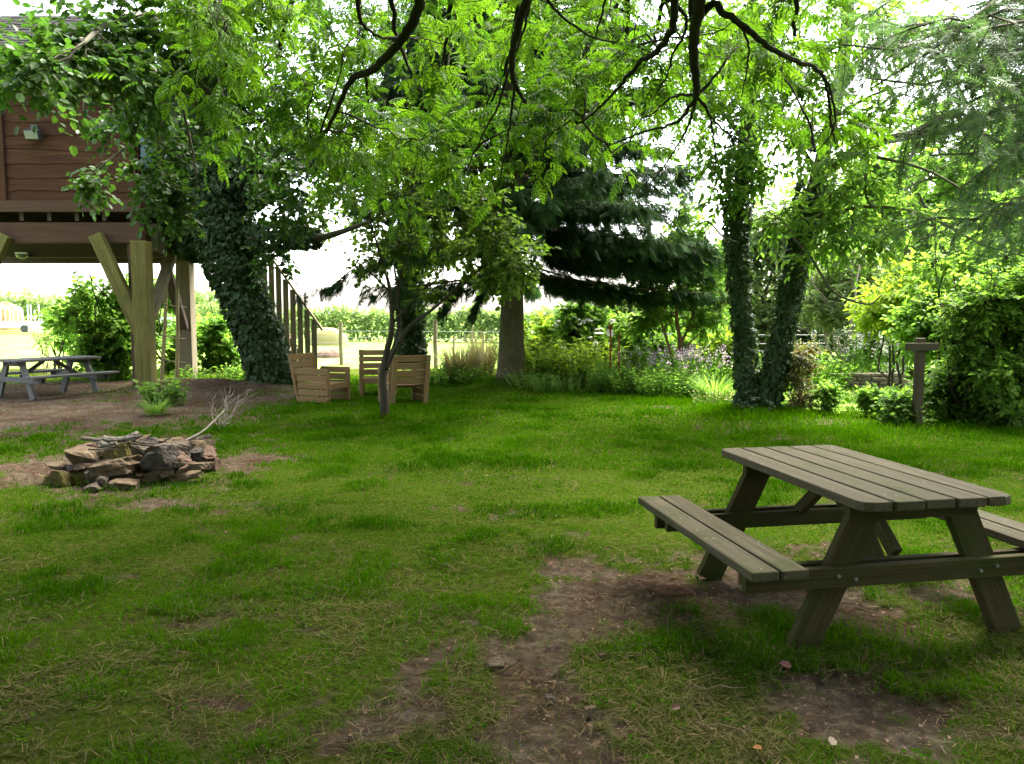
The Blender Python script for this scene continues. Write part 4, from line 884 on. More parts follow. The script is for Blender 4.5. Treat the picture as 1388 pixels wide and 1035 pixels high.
# overhead ash: its trunk stands behind the viewer, limbs reach over the lawn
W, T, C = Geo(), Geo(), Geo()
trunk = [(2.6, -4.2, -.2), (2.5, -4.1, 2), (2.2, -3.7, 4.5), (1.6, -2.6, 6.6), (.8, -.6, 8.2), (.4, 2.5, 9.6)]
tube(W, smooth_path(trunk, 8), .42, .14, 14, rough=.04)
LIMBS = [([(1.6, -2.6, 6.6), (-.6, 1.5, 6.4)] + PP((590, -120, 5.8), (572, -10, 6.1), (558, 32, 6.2), (535, 64, 6.3), (508, 92, 6.45), (482, 104, 6.6), (470, 118, 6.7), (458, 145, 6.85), (440, 180, 7.1), (420, 205, 7.5)), .056, .010),
         ([(1.6, -2.6, 6.6), (.6, 1.2, 6.0)] + PP((735, -120, 5.2), (716, -10, 5.4), (703, 35, 5.5), (694, 78, 5.6), (696, 108, 5.65), (707, 130, 5.7), (713, 140, 5.7)), .048, .009),
         (PP((697, 70, 5.6), (688, 100, 5.8), (676, 140, 6.0), (655, 180, 6.3), (632, 230, 6.6)), .012, .005),
         (PP((699, 110, 5.65), (693, 150, 5.7), (688, 190, 5.8), (676, 250, 6.0)), .011, .004),
         (PP((724, -20, 5.4), (712, 30, 5.6), (700, 70, 5.7)), .012, .007),
         ([(.8, -.6, 8.2), (1.5, 1.6, 6.2)] + PP((958, -120, 4.8), (949, -5, 5.0), (941, 45, 5.1), (941, 85, 5.15), (945, 118, 5.2), (943, 133, 5.25)), .058, .018),
         (PP((943, 133, 5.25), (928, 155, 5.4), (905, 170, 5.6), (868, 180, 5.9), (830, 195, 6.3)), .014, .005),
         (PP((943, 130, 5.25), (925, 128, 5.4), (905, 135, 5.6), (880, 158, 6)), .012, .005),
         (PP((945, 128, 5.25), (962, 112, 5.3), (980, 88, 5.4), (1000, 62, 5.6)), .014, .006),
         (PP((946, 133, 5.25), (960, 150, 5.3), (966, 180, 5.4), (970, 210, 5.5), (968, 240, 5.6)), .011, .004),
         (PP((944, 133, 5.25), (935, 165, 5.4), (920, 195, 5.6), (900, 225, 5.9), (880, 250, 6.2)), .010, .004),
         (PP((946, 133, 5.25), (975, 170, 5.4), (1010, 195, 5.7)), .009, .004),
         ([(.8, -.6, 8.2), (1.3, 2.0, 6.4)] + PP((918, -100, 5.2), (915, 0, 5.4), (910, 40, 5.5), (890, 70, 5.7), (866, 85, 5.9), (845, 110, 6.1), (820, 138, 6.4), (790, 165, 6.8)), .04, .006),
         (PP((915, 5, 5.4), (930, 25, 5.5), (928, 45, 5.6), (913, 70, 5.7), (905, 100, 5.9), (890, 125, 6.2)), .014, .005),
         ([(1.5, 1.6, 6.2)] + PP((950, -60, 4.9), (972, 5, 5.0), (1005, 32, 5.1), (1040, 62, 5.2), (1080, 82, 5.4), (1112, 98, 5.6), (1122, 125, 5.7), (1126, 165, 5.8), (1133, 195, 5.9)), .028, .006),
         (PP((1118, 105, 5.6), (1130, 140, 5.7), (1128, 180, 5.8), (1105, 205, 6)), .010, .004),
         (PP((1000, 28, 5.1), (1015, 60, 5.3), (1012, 95, 5.5), (1005, 130, 5.7)), .009, .004),
         ([(1.6, -2.6, 6.6)] + PP((460, -150, 5.6), (480, -40, 6.0), (488, 20, 6.2), (496, 38, 6.3), (520, 52, 6.4)), .03, .008),
         (PP((735, -10, 6), (765, 25, 6.2), (810, 52, 6.4), (860, 62, 6.6)), .012, .005),
         (PP((825, -40, 5.6), (818, 10, 5.8), (808, 45, 6.0)), .012, .006)]
skel = [smooth_path(trunk, 8)]
for p, r0, r1 in LIMBS:
    s_ = smooth_path(p, 7); s_[2:-1] += RNG.normal(0, .004, (len(s_) - 3, 3)); tube(W, s_, r0, r1, 10, rough=.025); skel.append(s_)
for a_ in ((3.5, 2.5, 8.6), (-3.5, 3, 8.4), (6, -1, 8), (-4.5, -2, 8), (0, 6.5, 8.6), (4.5, 6, 8), (-4, 7, 7.4)):   # upper limbs over the viewer
    s_ = bez((1.2, -1.8, 7.2), a_, .06, 9, .06); tube(W, s_, .11, .03, 7); skel.append(s_)
for px in (270, 380, 500, 610, 720, 830, 930, 1040):   # slim limbs drooping in beyond the near ones
    for Y0, ln in ((8.2, RNG.uniform(90, 190)), (11.5, RNG.uniform(120, 215))):
        x0 = px + RNG.uniform(-45, 45); lx = RNG.uniform(-45, 45)
        if px > 880: ln *= .55
        pp = [(.4 + .15 * (x0 - 694) / 100, 2.5, 9.2)] + PP((x0, -140, Y0), (x0 + lx * .2, -20, Y0 + .5), (x0 + lx * .8, ln * .55, Y0 + 1.2), (x0 + lx * 1.7, ln, Y0 + 2.2))
        s_ = smooth_path(pp, 8); s_[3:-1] += RNG.normal(0, .012, (len(s_) - 4, 3)); rad = np.interp(np.linspace(0, 1, len(s_)), [0, .5, 1], [.07, .032, .007]); tube(W, s_, .05, rad=rad, sides=7, rough=.06); skel.append(s_[6:])
skel = np.vstack(skel)
cl = []
for k in range(175):
    px = RNG.uniform(230, 1110); py = RNG.uniform(-70, 275); Y = RNG.uniform(7, 15.5)
    if px > 880 and py > 150: continue
    if px < 420 and py > 150: continue
    if py > 200 and Y < 9: continue
    if px > 650 and py > 165: continue
    cl.append((P(px, py, Y), RNG.uniform(.5, .8) * (.7 + .03 * Y), .7 + .05 * Y))
for px, py, Y in [(640, 235, 7), (700, 170, 6.8), (800, 90, 7), (860, 60, 6.8), (570, 190, 7.2), (470, 60, 7.4), (600, 60, 7), (740, 190, 7), (910, 110, 6.6), (980, 40, 6.6), (1050, 60, 6.8), (1105, 165, 6.6)]:
    cl.append((P(px, py, Y), .45, .8))
foliage(C, T, skel, cl, ASH, .19, nsub=5, ntw=3, nlf=4, twl=.34, droop=.15, ldroop=.12, wr=.0055, upn=1.0, main_r=.011)
hi = []  # crown outside the view, thickened to shade the near lawn
for k in range(125):
    x, y = RNG.uniform(-11, 11), RNG.uniform(-15, 8); z = RNG.uniform(5.2, 9.6)
    if z < 1.6 + .42 * max(y, 0) + 1.6: z = 1.6 + .42 * max(y, 0) + 1.6 + RNG.uniform(0, 2)
    hi.append(((x, y, z), 1.25))
for k in range(60): hi.append(((RNG.uniform(-13, 13), RNG.uniform(-15, -7), RNG.uniform(1.2, 6)), 1.5))  # unseen low foliage behind the viewer, added to block light on the foreground
for k in range(14): hi.append(((RNG.uniform(-13, -5), RNG.uniform(3, 10), RNG.uniform(7.5, 10)), 1.3))  # unseen clusters added to darken the left of the near lawn
for k in range(46): y_ = RNG.uniform(.5, 8.2); hi.append(((RNG.uniform(-8, 9), y_, 3.4 + .42 * y_ + RNG.uniform(0, 2.5)), 1.25))  # extra cover above the view, added to deepen shade on the near lawn
for k in range(24): hi.append(((RNG.choice([-1, 1]) * RNG.uniform(9, 13), RNG.uniform(-7, 2), RNG.uniform(2.2, 6.5)), 1.4))  # unseen foliage at both sides, added to keep light off the foreground
foliage(C, T, skel, hi, ROUND, .24, nsub=18, ntw=5, nlf=6, twl=.6, droop=.2, wr=.014)
tree('ash_tree', 'ash tree reaching over the lawn with dark bent limbs and bright feathery leaves', 'tree', (2.6, -4.2, 0), W, C, (M['ashbark'], M['ash']), None, None, T)

# leaning ivy tree beside the treehouse
W, T, C, I = Geo(), Geo(), Geo(), Geo(); Yt = 16.6
tp = PP((374, 540, 16.4), (364, 495, 16.4), (345, 438, 16.45), (326, 386, 16.5), (308, 335, 16.6), (288, 268, 16.7), (276, 190, 16.8), (285, 110, 16.8), (310, 20, 16.8), (330, -90, 16.8), (335, -220, 16.8))
tube(W, smooth_path(tp, 6), .36, .14, 14, rough=.05)
lb1 = PP((306, 335, 16.6), (340, 322, 16.4), (385, 319, 16.2), (430, 322, 16.0), (462, 314, 15.8), (500, 300, 15.6)); tube(W, smooth_path(lb1, 6), .13, .04, 9, rough=.06)
lb2 = PP((278, 210, 16.8), (330, 205, 16.4), (395, 200, 16.0), (440, 212, 15.8), (490, 228, 15.5), (530, 268, 15.3), (580, 310, 15.0)); tube(W, smooth_path(lb2, 6), .13, .03, 9, rough=.06)
lb3 = PP((290, 90, 16.8), (250, 40, 15.5), (200, 20, 13.5), (150, 30, 11.5), (110, 60, 10)); tube(W, smooth_path(lb3, 6), .12, .025, 8, rough=.06)
lb4 = PP((275, 170, 16.8), (262, 130, 15.4), (250, 110, 13.6), (235, 115, 12)); tube(W, smooth_path(lb4, 6), .10, .02, 8)
lb5 = PP((300, 40, 16.8), (360, -20, 15.5), (420, 0, 14), (460, 60, 13)); tube(W, smooth_path(lb5, 6), .11, .02, 8)
sub = PP((145, 100, 15.2), (120, 128, 15.2), (115, 152, 15.3), (135, 166, 15.3), (160, 178, 15.3), (185, 183, 15.3)); tube(W, smooth_path(sub, 5), .035, .015, 6); 
sk0 = sk(tp, lb1, lb2, lb3, lb4, lb5)
B = [(15, 105, 9.5, .30), (55, 100, 9.3, .3), (90, 82, 10, .35), (130, 85, 10.5, .42), (172, 105, 11, .45), (210, 130, 11.5, .5), (125, 62, 11, .4), (170, 40, 11.5, .7), (220, 60, 12, .8), (255, 100, 12, .7), (300, 60, 12.5, .9), (350, 90, 13, .9), (290, 130, 12, .7), (330, 150, 12.5, .7), (370, 170, 13, .8), (310, 180, 13, .55), (220, 20, 12, .9), (280, 10, 12, .9), (350, 20, 12, 1.), (165, 10, 11.5, .5), (175, 150, 12.5, .36), (205, 165, 13, .34), (205, 232, 13.2, .26), (228, 268, 13, .3), (205, 285, 13, .28), (245, 285, 13, .22), (118, 245, 13.2, .26), (150, 175, 14, .24), (235, 200, 13.5, .3),
     (400, 120, 13, 1.), (430, 40, 13, 1.), (390, 220, 14.5, .8), (360, 250, 15, .6), (380, 275, 15.2, .55), (410, 250, 14.6, .6), (370, 345, 16, .42), (400, 300, 15.6, .4), (345, 210, 14.5, .7), (80, 118, 10.6, .2), (30, 70, 10.5, .26), (120, 30, 11.5, .4), (190, 60, 12, .5), (240, 30, 12.5, .7), (300, 110, 12.5, .7), (85, 45, 10.6, .25)]
foliage(C, T, sk0, [(P(a, b, c), r_) for a, b, c, r_ in B], ROUND, .115, nsub=8, ntw=4, nlf=7, twl=.5, droop=.2, ldroop=.3, wr=.009)
ivy_on(I, tp[:9], [.38, .37, .37, .40, .50, .60, .6, .5, .4], 15000, (.06, .13), (.0, .12), .45)
ivy_on(I, lb1[:4], [.30, .22, .18, .12], 1500, (.07, .13)); ivy_on(I, lb2[:5], [.4, .32, .26, .16], 2600, (.08, .14))
ivy_on(I, PP((262, 345, 17.2), (264, 310, 17), (264, 270, 17), (268, 210, 17)), [.15, .45, .6, .6], 4600, (.08, .15), (0, .25))
ivy_on(I, PP((268, 230, 17), (330, 240, 16.8), (370, 230, 16.4)), [.55, .42, .2], 3400, (.08, .15), (0, .25))
tree('leaning_tree', 'leaning thick tree wrapped in dark ivy beside the treehouse', 'tree', GG(370, 525), W, C, (M['bark'], M['elm']), I, None, T)

# straight ivy tree behind the chairs
W, T, C, I = Geo(), Geo(), Geo(), Geo()
tp = PP((558, 497, 20), (557, 440, 20), (556, 370, 20), (560, 290, 20), (566, 190, 20), (572, 80, 20), (575, -80, 20)); tube(W, smooth_path(tp, 6), .2, .07, 10, rough=.05)
l1 = PP((558, 330, 20), (520, 300, 19), (480, 290, 18.2)); l2 = PP((560, 300, 20), (610, 265, 19), (660, 255, 18)); l3 = PP((563, 250, 20), (520, 200, 19), (470, 190, 18))
for l in (l1, l2, l3): tube(W, smooth_path(l, 6), .06, .02, 7)
cl = [(P(a, b, c), r_, dn) for a, b, c, r_, dn in [(470, 250, 18.5, .9, .9), (530, 230, 18.5, 1.1, 1.2), (590, 260, 18.5, 1.1, 1.2), (640, 240, 18, 1., 1.1), (560, 300, 18.5, .9, 1.1), (610, 310, 18.5, .9, 1.1), (520, 290, 18.5, .8, .9), (650, 300, 18, .8, 1.), (480, 180, 18, 1.1, 1), (560, 150, 18.5, 1.4, 1.2), (640, 160, 18, 1.2, 1.1), (450, 120, 18, 1.2, 1), (540, 60, 19, 1.6, 1), (620, 40, 19, 1.6, 1), (680, 210, 17.5, .8, 1.), (590, 345, 18.8, .6, .9), (540, 340, 19, .45, .7), (430, 285, 18.5, .5, .7)]]
foliage(C, T, sk(tp, l1, l2, l3), cl, ROUND, .13, nsub=10, ntw=6, nlf=7, twl=.55, droop=.2, wr=.010)
ivy_on(I, tp[:5], [.27, .25, .25, .24, .22], 5200, (.08, .14), (0, .1))
tree('ivy_clad_tree', 'slim upright ivy clad tree rising behind the pallet armchairs', 'tree', (tp[0][0], 20, 0), W, C, (M['bark'], M['olive']), I, None, T)

# sapling in front of the chairs
W, T, C = Geo(), Geo(), Geo(); Ys = G(522, 566)[1]
t0 = [GG(522, 566) - np.array([0, 0, .05])] + PP((521, 540, Ys), (519, 508, Ys), (524, 478, Ys), (531, 448, Ys), (531, 420, Ys), (527, 385, Ys), (515, 345, Ys), (505, 310, Ys))
t1 = PP((520, 512, Ys), (527, 490, Ys + .1), (538, 455, Ys + .15), (541, 430, Ys + .1), (536, 400, Ys), (548, 360, Ys), (560, 320, Ys - .1))
t2 = PP((523, 500, Ys), (540, 465, Ys - .1), (558, 440, Ys - .2), (585, 420, Ys - .2), (610, 398, Ys - .1), (650, 365, Ys), (690, 330, Ys))
t3 = PP((531, 440, Ys), (548, 420, Ys), (565, 400, Ys), (600, 372, Ys)); t4 = PP((528, 395, Ys), (505, 372, Ys), (480, 360, Ys), (455, 350, Ys)); t5 = PP((531, 430, Ys), (540, 395, Ys), (535, 360, Ys + .1), (545, 310, Ys + .1), (560, 260, Ys + .2))
for l, r0, r1 in ((t0, .075, .012), (t1, .038, .01), (t2, .038, .010), (t3, .026, .008), (t4, .018, .006), (t5, .024, .008)): tube(W, smooth_path(l, 6), r0, r1, 9, rough=.09)
cl = [(P(a, b, Y), r_, dn) for a, b, Y, r_, dn in [(520, 330, Ys, .4, .6), (545, 350, Ys, .3, .5), (505, 360, Ys, .25, .4), (560, 300, Ys, .5, .9), (600, 330, Ys, .45, .9), (640, 340, Ys, .45, 1.1), (670, 320, Ys - .3, .5, 1.2), (700, 345, Ys - .3, .36, .9), (610, 280, Ys, .55, 1.1), (650, 270, Ys - .3, .6, 1.1), (560, 240, Ys, .6, 1), (500, 260, Ys, .5, .8), (700, 380, Ys, .35, 1), (728, 350, Ys - .3, .24, .6), (665, 375, Ys, .3, .9), (590, 400, Ys, .16, .5), (620, 220, Ys - .5, .6, 1), (530, 200, Ys, .6, 1)]]
foliage(C, T, sk(t0, t1, t2, t3, t4, t5), cl, ROUND, .085, nsub=9, ntw=5, nlf=7, twl=.34, droop=.15, wr=.007)
tree('sapling', 'thin forked sapling with twisted bare stems in front of the pallet armchairs', 'tree', GG(522, 566), W, C, (M['twig'], M['olive']), None, None, T)

# spruce
W, T, C = Geo(), Geo(), Geo(); b = GG(692, 523); Yp_ = b[1]; bx = b[0]
hh = np.array([-.15, .1, .35, .8, 1.6, 2.8, 4.5, 7, 10, 13, 15]); rr = np.array([.40, .35, .305, .28, .26, .24, .22, .17, .11, .05, .015])
tube(W, np.stack([bx + .03 * np.sin(hh), Yp_ + 0 * hh, hh + b[2]], 1), .4, rad=rr, sides=20, rough=.035)
sp, sdir, sa = [], [], []
for hz in np.arange(2.5, 14.4, .25):
    nb = 8; Lm = 4.4 * (1 - (hz - 2) / 13) ** .8
    for k in range(nb):
        az = RNG.uniform(0, 2 * np.pi); lx = math.cos(az); L = Lm * RNG.uniform(.75, 1.08) * (1.14 if lx > .2 else 1)
        if lx < -.25 and hz < 5.6 and RNG.random() < .85: continue
        t = np.linspace(0, 1, 9); dr = .34 if hz < 6 else .24
        h_ = hz + L * (.10 * t - dr * t ** 1.4 + .16 * t ** 3)
        p = np.stack([bx + L * t * math.cos(az), Yp_ + L * t * math.sin(az), h_], 1); tube(T, p, .035, .006, 5, cap=False)
        nsx = int(80 * L / 4 + 8)
        for side in (-1, 1):
            s_ = RNG.uniform(.18, 1, nsx); i = np.minimum((s_ * 8).astype(int), 7); f = (s_ * 8 - i)[:, None]; o = p[i] * (1 - f) + p[i + 1] * f
            d = np.array([math.cos(az), math.sin(az), 0]) * RNG.uniform(.4, 1, (nsx, 1)) + side * np.array([-math.sin(az), math.cos(az), 0]) * RNG.uniform(.2, .9, (nsx, 1)) + np.stack([0 * s_, 0 * s_, -RNG.uniform(.1, 1.3, nsx)], 1) + RNG.normal(0, .25, (nsx, 3))
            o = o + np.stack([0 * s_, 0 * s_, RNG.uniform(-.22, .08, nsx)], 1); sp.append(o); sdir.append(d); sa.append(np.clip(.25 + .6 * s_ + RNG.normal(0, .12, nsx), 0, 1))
sp, sdir, sa = np.vstack(sp), np.vstack(sdir), np.concatenate(sa)
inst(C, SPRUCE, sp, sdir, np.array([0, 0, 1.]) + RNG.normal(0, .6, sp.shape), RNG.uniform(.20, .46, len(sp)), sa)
# low hanging sprays left of the stem
for x0, y0, x1, y1, Y in [(620, 330, 400, 400, 17.3), (640, 300, 450, 385, 17.0), (660, 330, 500, 360, 17.8), (640, 380, 600, 420, 17.2), (670, 370, 640, 425, 17.0)]:
    p = bez(P(x0, y0, Y), P(x1, y1, Y - .4), .03, 9, .05); tube(T, p, .03, .006, 5, cap=False); tube(T, bez((bx, Yp_, p[0][2] + .3), p[0], .02, 4), .045, .03, 5, cap=False)
    nsx = 85; s_ = RNG.uniform(.3, 1, nsx); i = np.minimum((s_ * 9).astype(int), 8); f = (s_ * 9 - i)[:, None]; o = p[i] * (1 - f) + p[i + 1] * f
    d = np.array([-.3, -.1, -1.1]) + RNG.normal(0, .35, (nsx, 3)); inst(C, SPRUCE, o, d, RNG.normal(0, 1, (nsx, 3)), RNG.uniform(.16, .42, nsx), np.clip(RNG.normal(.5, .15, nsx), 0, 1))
tree('spruce_tree', 'dark spruce with grey trunk and drooping boughs at the end of the lawn', 'tree', b, W, C, (M['sprucebark'], M['spruce']), None, None, T)

# twin stemmed ivy tree on the right
W, T, C, I = Geo(), Geo(), Geo(), Geo(); Yv = 12.6
ta = PP((1014, 572, Yv), (1012, 540, Yv), (1010, 470, Yv + .05), (1003, 390, Yv + .1), (999, 310, Yv + .2), (1005, 230, Yv + .3), (1014, 130, Yv + .4), (1020, 20, Yv + .5), (1022, -120, Yv + .6))
tb_ = PP((1032, 572, Yv - .1), (1040, 540, Yv - .1), (1056, 470, Yv - .1), (1074, 390, Yv - .05), (1090, 310, Yv), (1106, 245, Yv), (1126, 170, Yv), (1142, 90, Yv), (1150, 0, Yv), (1152, -140, Yv))
tube(W, smooth_path(ta, 6), .125, .08, 11, rough=.05); tube(W, smooth_path(tb_, 6), .14, .09, 11, rough=.05)
ll = [PP((1104, 250, Yv), (1135, 222, Yv - .1), (1160, 205, Yv - .2), (1200, 190, Yv - .4), (1250, 180, Yv - .7), (1310, 170, Yv - 1.2), (1388, 150, Yv - 1.8), (1470, 120, Yv - 2.4)),
      PP((1150, 208, Yv - .2), (1200, 215, Yv - .5), (1260, 232, Yv - .9), (1320, 265, Yv - 1.4), (1400, 300, Yv - 2)), PP((1092, 300, Yv), (1130, 288, Yv - .4), (1180, 280, Yv - .9), (1250, 290, Yv - 1.4), (1330, 330, Yv - 1.9), (1400, 350, Yv - 2.3)),
      PP((1095, 290, Yv), (1070, 310, Yv - .5), (1100, 350, Yv - .9), (1130, 395, Yv - 1), (1175, 412, Yv - 1.2), (1195, 400, Yv - 1.3)), PP((1085, 320, Yv - .1), (1060, 300, Yv - .4), (1040, 285, Yv - .6)), PP((1003, 330, Yv), (980, 320, Yv - .3), (960, 300, Yv - .5), (945, 305, Yv - .6)),
      PP((1110, 235, Yv), (1080, 190, Yv - .5), (1060, 150, Yv - .8)), PP((1140, 110, Yv), (1190, 60, Yv - .4), (1260, 40, Yv - .8), (1330, 30, Yv - 1.3)), PP((1008, 190, Yv + .3), (970, 140, Yv), (940, 110, Yv - .3)), PP((1130, 160, Yv), (1180, 130, Yv - .4), (1232, 115, Yv - .7))]
for k, l in enumerate(ll): tube(W, smooth_path(l, 6), (.085, .03, .035, .025, .02, .02, .04, .05, .04, .04)[k], .009 if k else .06, 7, rough=.06)
cl = [(P(a, b_, c), r_, dn) for a, b_, c, r_, dn in [(1060, 60, 12, .8, .9), (1100, 120, 12, .7, .9), (1020, 120, 12.2, .6, .8), (1000, 200, 12.3, .55, .9), (1040, 230, 12.2, .5, .8), (1090, 190, 12, .5, .9), (1120, 260, 12, .5, .9), (985, 260, 12.4, .45, .8), (1060, 290, 12, .35, .6), (1150, 300, 11.7, .55, .9), (1140, 180, 12, .5, .8), (1180, 230, 11.6, .5, .6), (1190, 60, 12, .7, .6), (1250, 80, 11.6, .6, .5), (1230, 130, 11.6, .5, .6), (980, 60, 12.5, .9, .8), (930, 120, 12.4, .6, .6), (1010, 20, 12.5, 1, .9), (1130, 20, 12, .9, .8), (1180, 330, 11.4, .45, .8), (1090, 340, 12, .3, .5), (955, 200, 12.4, .35, .5), (1300, 110, 11.2, .6, .5), (1220, 290, 11.3, .45, .6), (1150, 70, 12, .6, .9), (1200, 20, 11.8, .7, .9), (1190, 150, 11.8, .5, .8), (1260, 30, 11.6, .6, .8), (960, 30, 12.5, .8, .9)]]
foliage(C, T, sk(ta, tb_, *ll), cl, LEAF6, .12, nsub=9, ntw=6, nlf=7, twl=.42, droop=.25, wr=.009)
ivy_on(I, ta[:7], [.15, .14, .13, .135, .16, .2, .2], 4600, (.05, .10), (0, .055), .5); ivy_on(I, tb_[:6], [.165, .155, .145, .145, .17, .22], 4600, (.05, .10), (0, .055), .5)
ivy_on(I, PP((1000, 575, 12.4), (1025, 560, 12.4), (1050, 578, 12.4)), [.1, .3, .1], 700, (.06, .1), (0, .12))
tree('twin_stemmed_tree', 'twin stemmed tree with both trunks clad in ivy at the lawn edge', 'tree', GG(1025, 566), W, C, (M['bark'], M['garden']), I, None, T)

# conifer reaching in from the right
W, T, C = Geo(), Geo(), Geo(); bx, by = 9.6, 10.8
tube(W, smooth_path([(bx, by, -.2), (bx, by, 4), (bx - .1, by, 9), (bx, by, 13)], 6), .34, .08, 12, rough=.04)
paths = []
for x1, y1, Y1, z0 in [(1140, 60, 9.8, 5.6), (1180, 120, 9.6, 5.2), (1230, 40, 9.4, 6.2), (1200, 190, 9.8, 4.6), (1260, 210, 9.2, 4.2), (1300, 90, 9, 5.4), (1330, 160, 8.8, 4.6), (1320, 240, 9.2, 3.8), (1180, 20, 10.4, 6.4), (1250, 300, 9.6, 3.6), (1340, 20, 8.6, 6), (1290, 150, 10.8, 5), (1150, 150, 10.6, 5.2), (1350, 290, 9.6, 3.5), (1210, 70, 11.2, 5.8), (1270, 120, 11, 5.2), (1160, 100, 11, 5.8), (1360, 70, 9.4, 5.6), (1310, 10, 10.4, 6.4)]:
    p = bez((bx, by, z0), P(x1, y1, Y1), .05, 10, .05); tube(W, p, .05, .010, 6, rough=.05); paths.append(p)
sp, sd_ = [], []
for p in paths:
    for k in range(48):
        s_ = RNG.uniform(.2, 1); i = min(int(s_ * 10), 9); o = p[i] + (p[i + 1] - p[i]) * (s_ * 10 - i); d = nrm(nrm(p[-1] - p[0]) * .6 + RNG.normal(0, .6, 3) + np.array([0, 0, -.35])); L = RNG.uniform(.35, .9)
        q_ = bez(o, o + d * L, .05, 4, -.05); tube(T, q_, .008, .003, 4, cap=False)
        for m_ in range(9):
            u = RNG.uniform(.1, 1); j = min(int(u * 4), 3); sp.append(q_[j] + (q_[j + 1] - q_[j]) * (u * 4 - j)); sd_.append(d + RNG.normal(0, .6, 3) + np.array([0, 0, -.35]))
sp, sd_ = np.array(sp), np.array(sd_); inst(C, LARCH, sp, sd_, np.array([0, 0, 1.]) + RNG.normal(0, .5, sp.shape), RNG.uniform(.14, .34, len(sp)), np.clip(RNG.normal(.45, .2, len(sp)), 0, 1))
tree('larch_tree', 'larch with airy blue green boughs hanging in from the right edge', 'tree', (bx, by, 0), W, C, (M['bark'], M['larch']), None, None, T)

# generic tree / shrub
def bush(name, label, px, py, w, h, Y, mat, leaf, tmpl=ROUND, n=10, group=None, bark='twig', cat='shrub', stems=6, dens=14, twl=.4, lean=0, zlo=.15, ntw=5, nlf=7, rstem=.03):
    """px,py = foot of the plant in the picture; w,h in metres"""
    x = P(px, py, Y)[0]; z0 = gz(x, Y) if Y < 21 else -.05; W_, T_, C_ = Geo(), Geo(), Geo(); paths = []
    for k in range(stems):
        an = RNG.uniform(0, 2 * np.pi); rr_ = RNG.uniform(.1, .42) * w
        e = np.array([x + rr_ * math.cos(an) + lean * h, Y + rr_ * math.sin(an) * .8, z0 + h * RNG.uniform(.6, .92)])
        s0 = np.array([x + RNG.normal(0, .05 * w), Y + RNG.normal(0, .05 * w), z0 - .05]); p = bez(s0, e, .07, 7); tube(W_, p, rstem, rstem * .3, 6, rough=.05); paths.append(p)
    cl = []
    for k in range(n):
        an = RNG.uniform(0, 2 * np.pi); u = RNG.uniform(zlo, 1); prof = math.sin(math.pi * min(1, .18 + .72 * u)) ** .7
        rr_ = w / 2 * prof * RNG.uniform(.35, .85); r_ = RNG.uniform(.16, .26) * min(w, h)
        cl.append(((x + rr_ * math.cos(an) + lean * h * u, Y + rr_ * math.sin(an) * .8, z0 + max(r_ * .7, u * h - r_ * .6)), r_))
    foliage(C_, T_, np.vstack(paths), cl, tmpl, leaf, nsub=dens, ntw=ntw, nlf=nlf, twl=twl, droop=.1, ldroop=.3, wr=rstem * .3)
    return tree(name, label, cat, (x, Y, z0), W_, C_, (M[bark], mat), None, group, T_, 'foliage' if cat != 'tree' else 'crown', 'stems' if cat != 'tree' else 'trunk')

# left: shrubs seen under the treehouse
bush('hazel_shrub', 'leafy green hazel shrub behind the picnic table under the treehouse', 148, 505, 2.1, 3.0, 19.6, M['garden'], .13, n=16, dens=12, stems=8)
bush('hazel_shrub', 'spreading shrub branch over the field left of the hazel', 75, 470, 1.9, 2.0, 23, M['garden'], .13, n=7, dens=8, stems=6, zlo=.6)
bush('bramble_bush', 'light green bush seen between the treehouse posts', 232, 500, 1.5, 2.9, 21.5, M['garden'], .14, n=10, dens=11)
bush('bramble_bush', 'bush filling the gap between treehouse post and leaning ivy trunk', 300, 495, 1.6, 2.4, 22.5, M['garden'], .14, n=10, dens=11)
bush('sapling_shoots', 'thin bare shoots in the field beyond the grey picnic table', 60, 480, .9, 1.2, 21.5, M['garden'], .06, n=3, dens=4, stems=6, zlo=.7, rstem=.018, bark='bamboo')
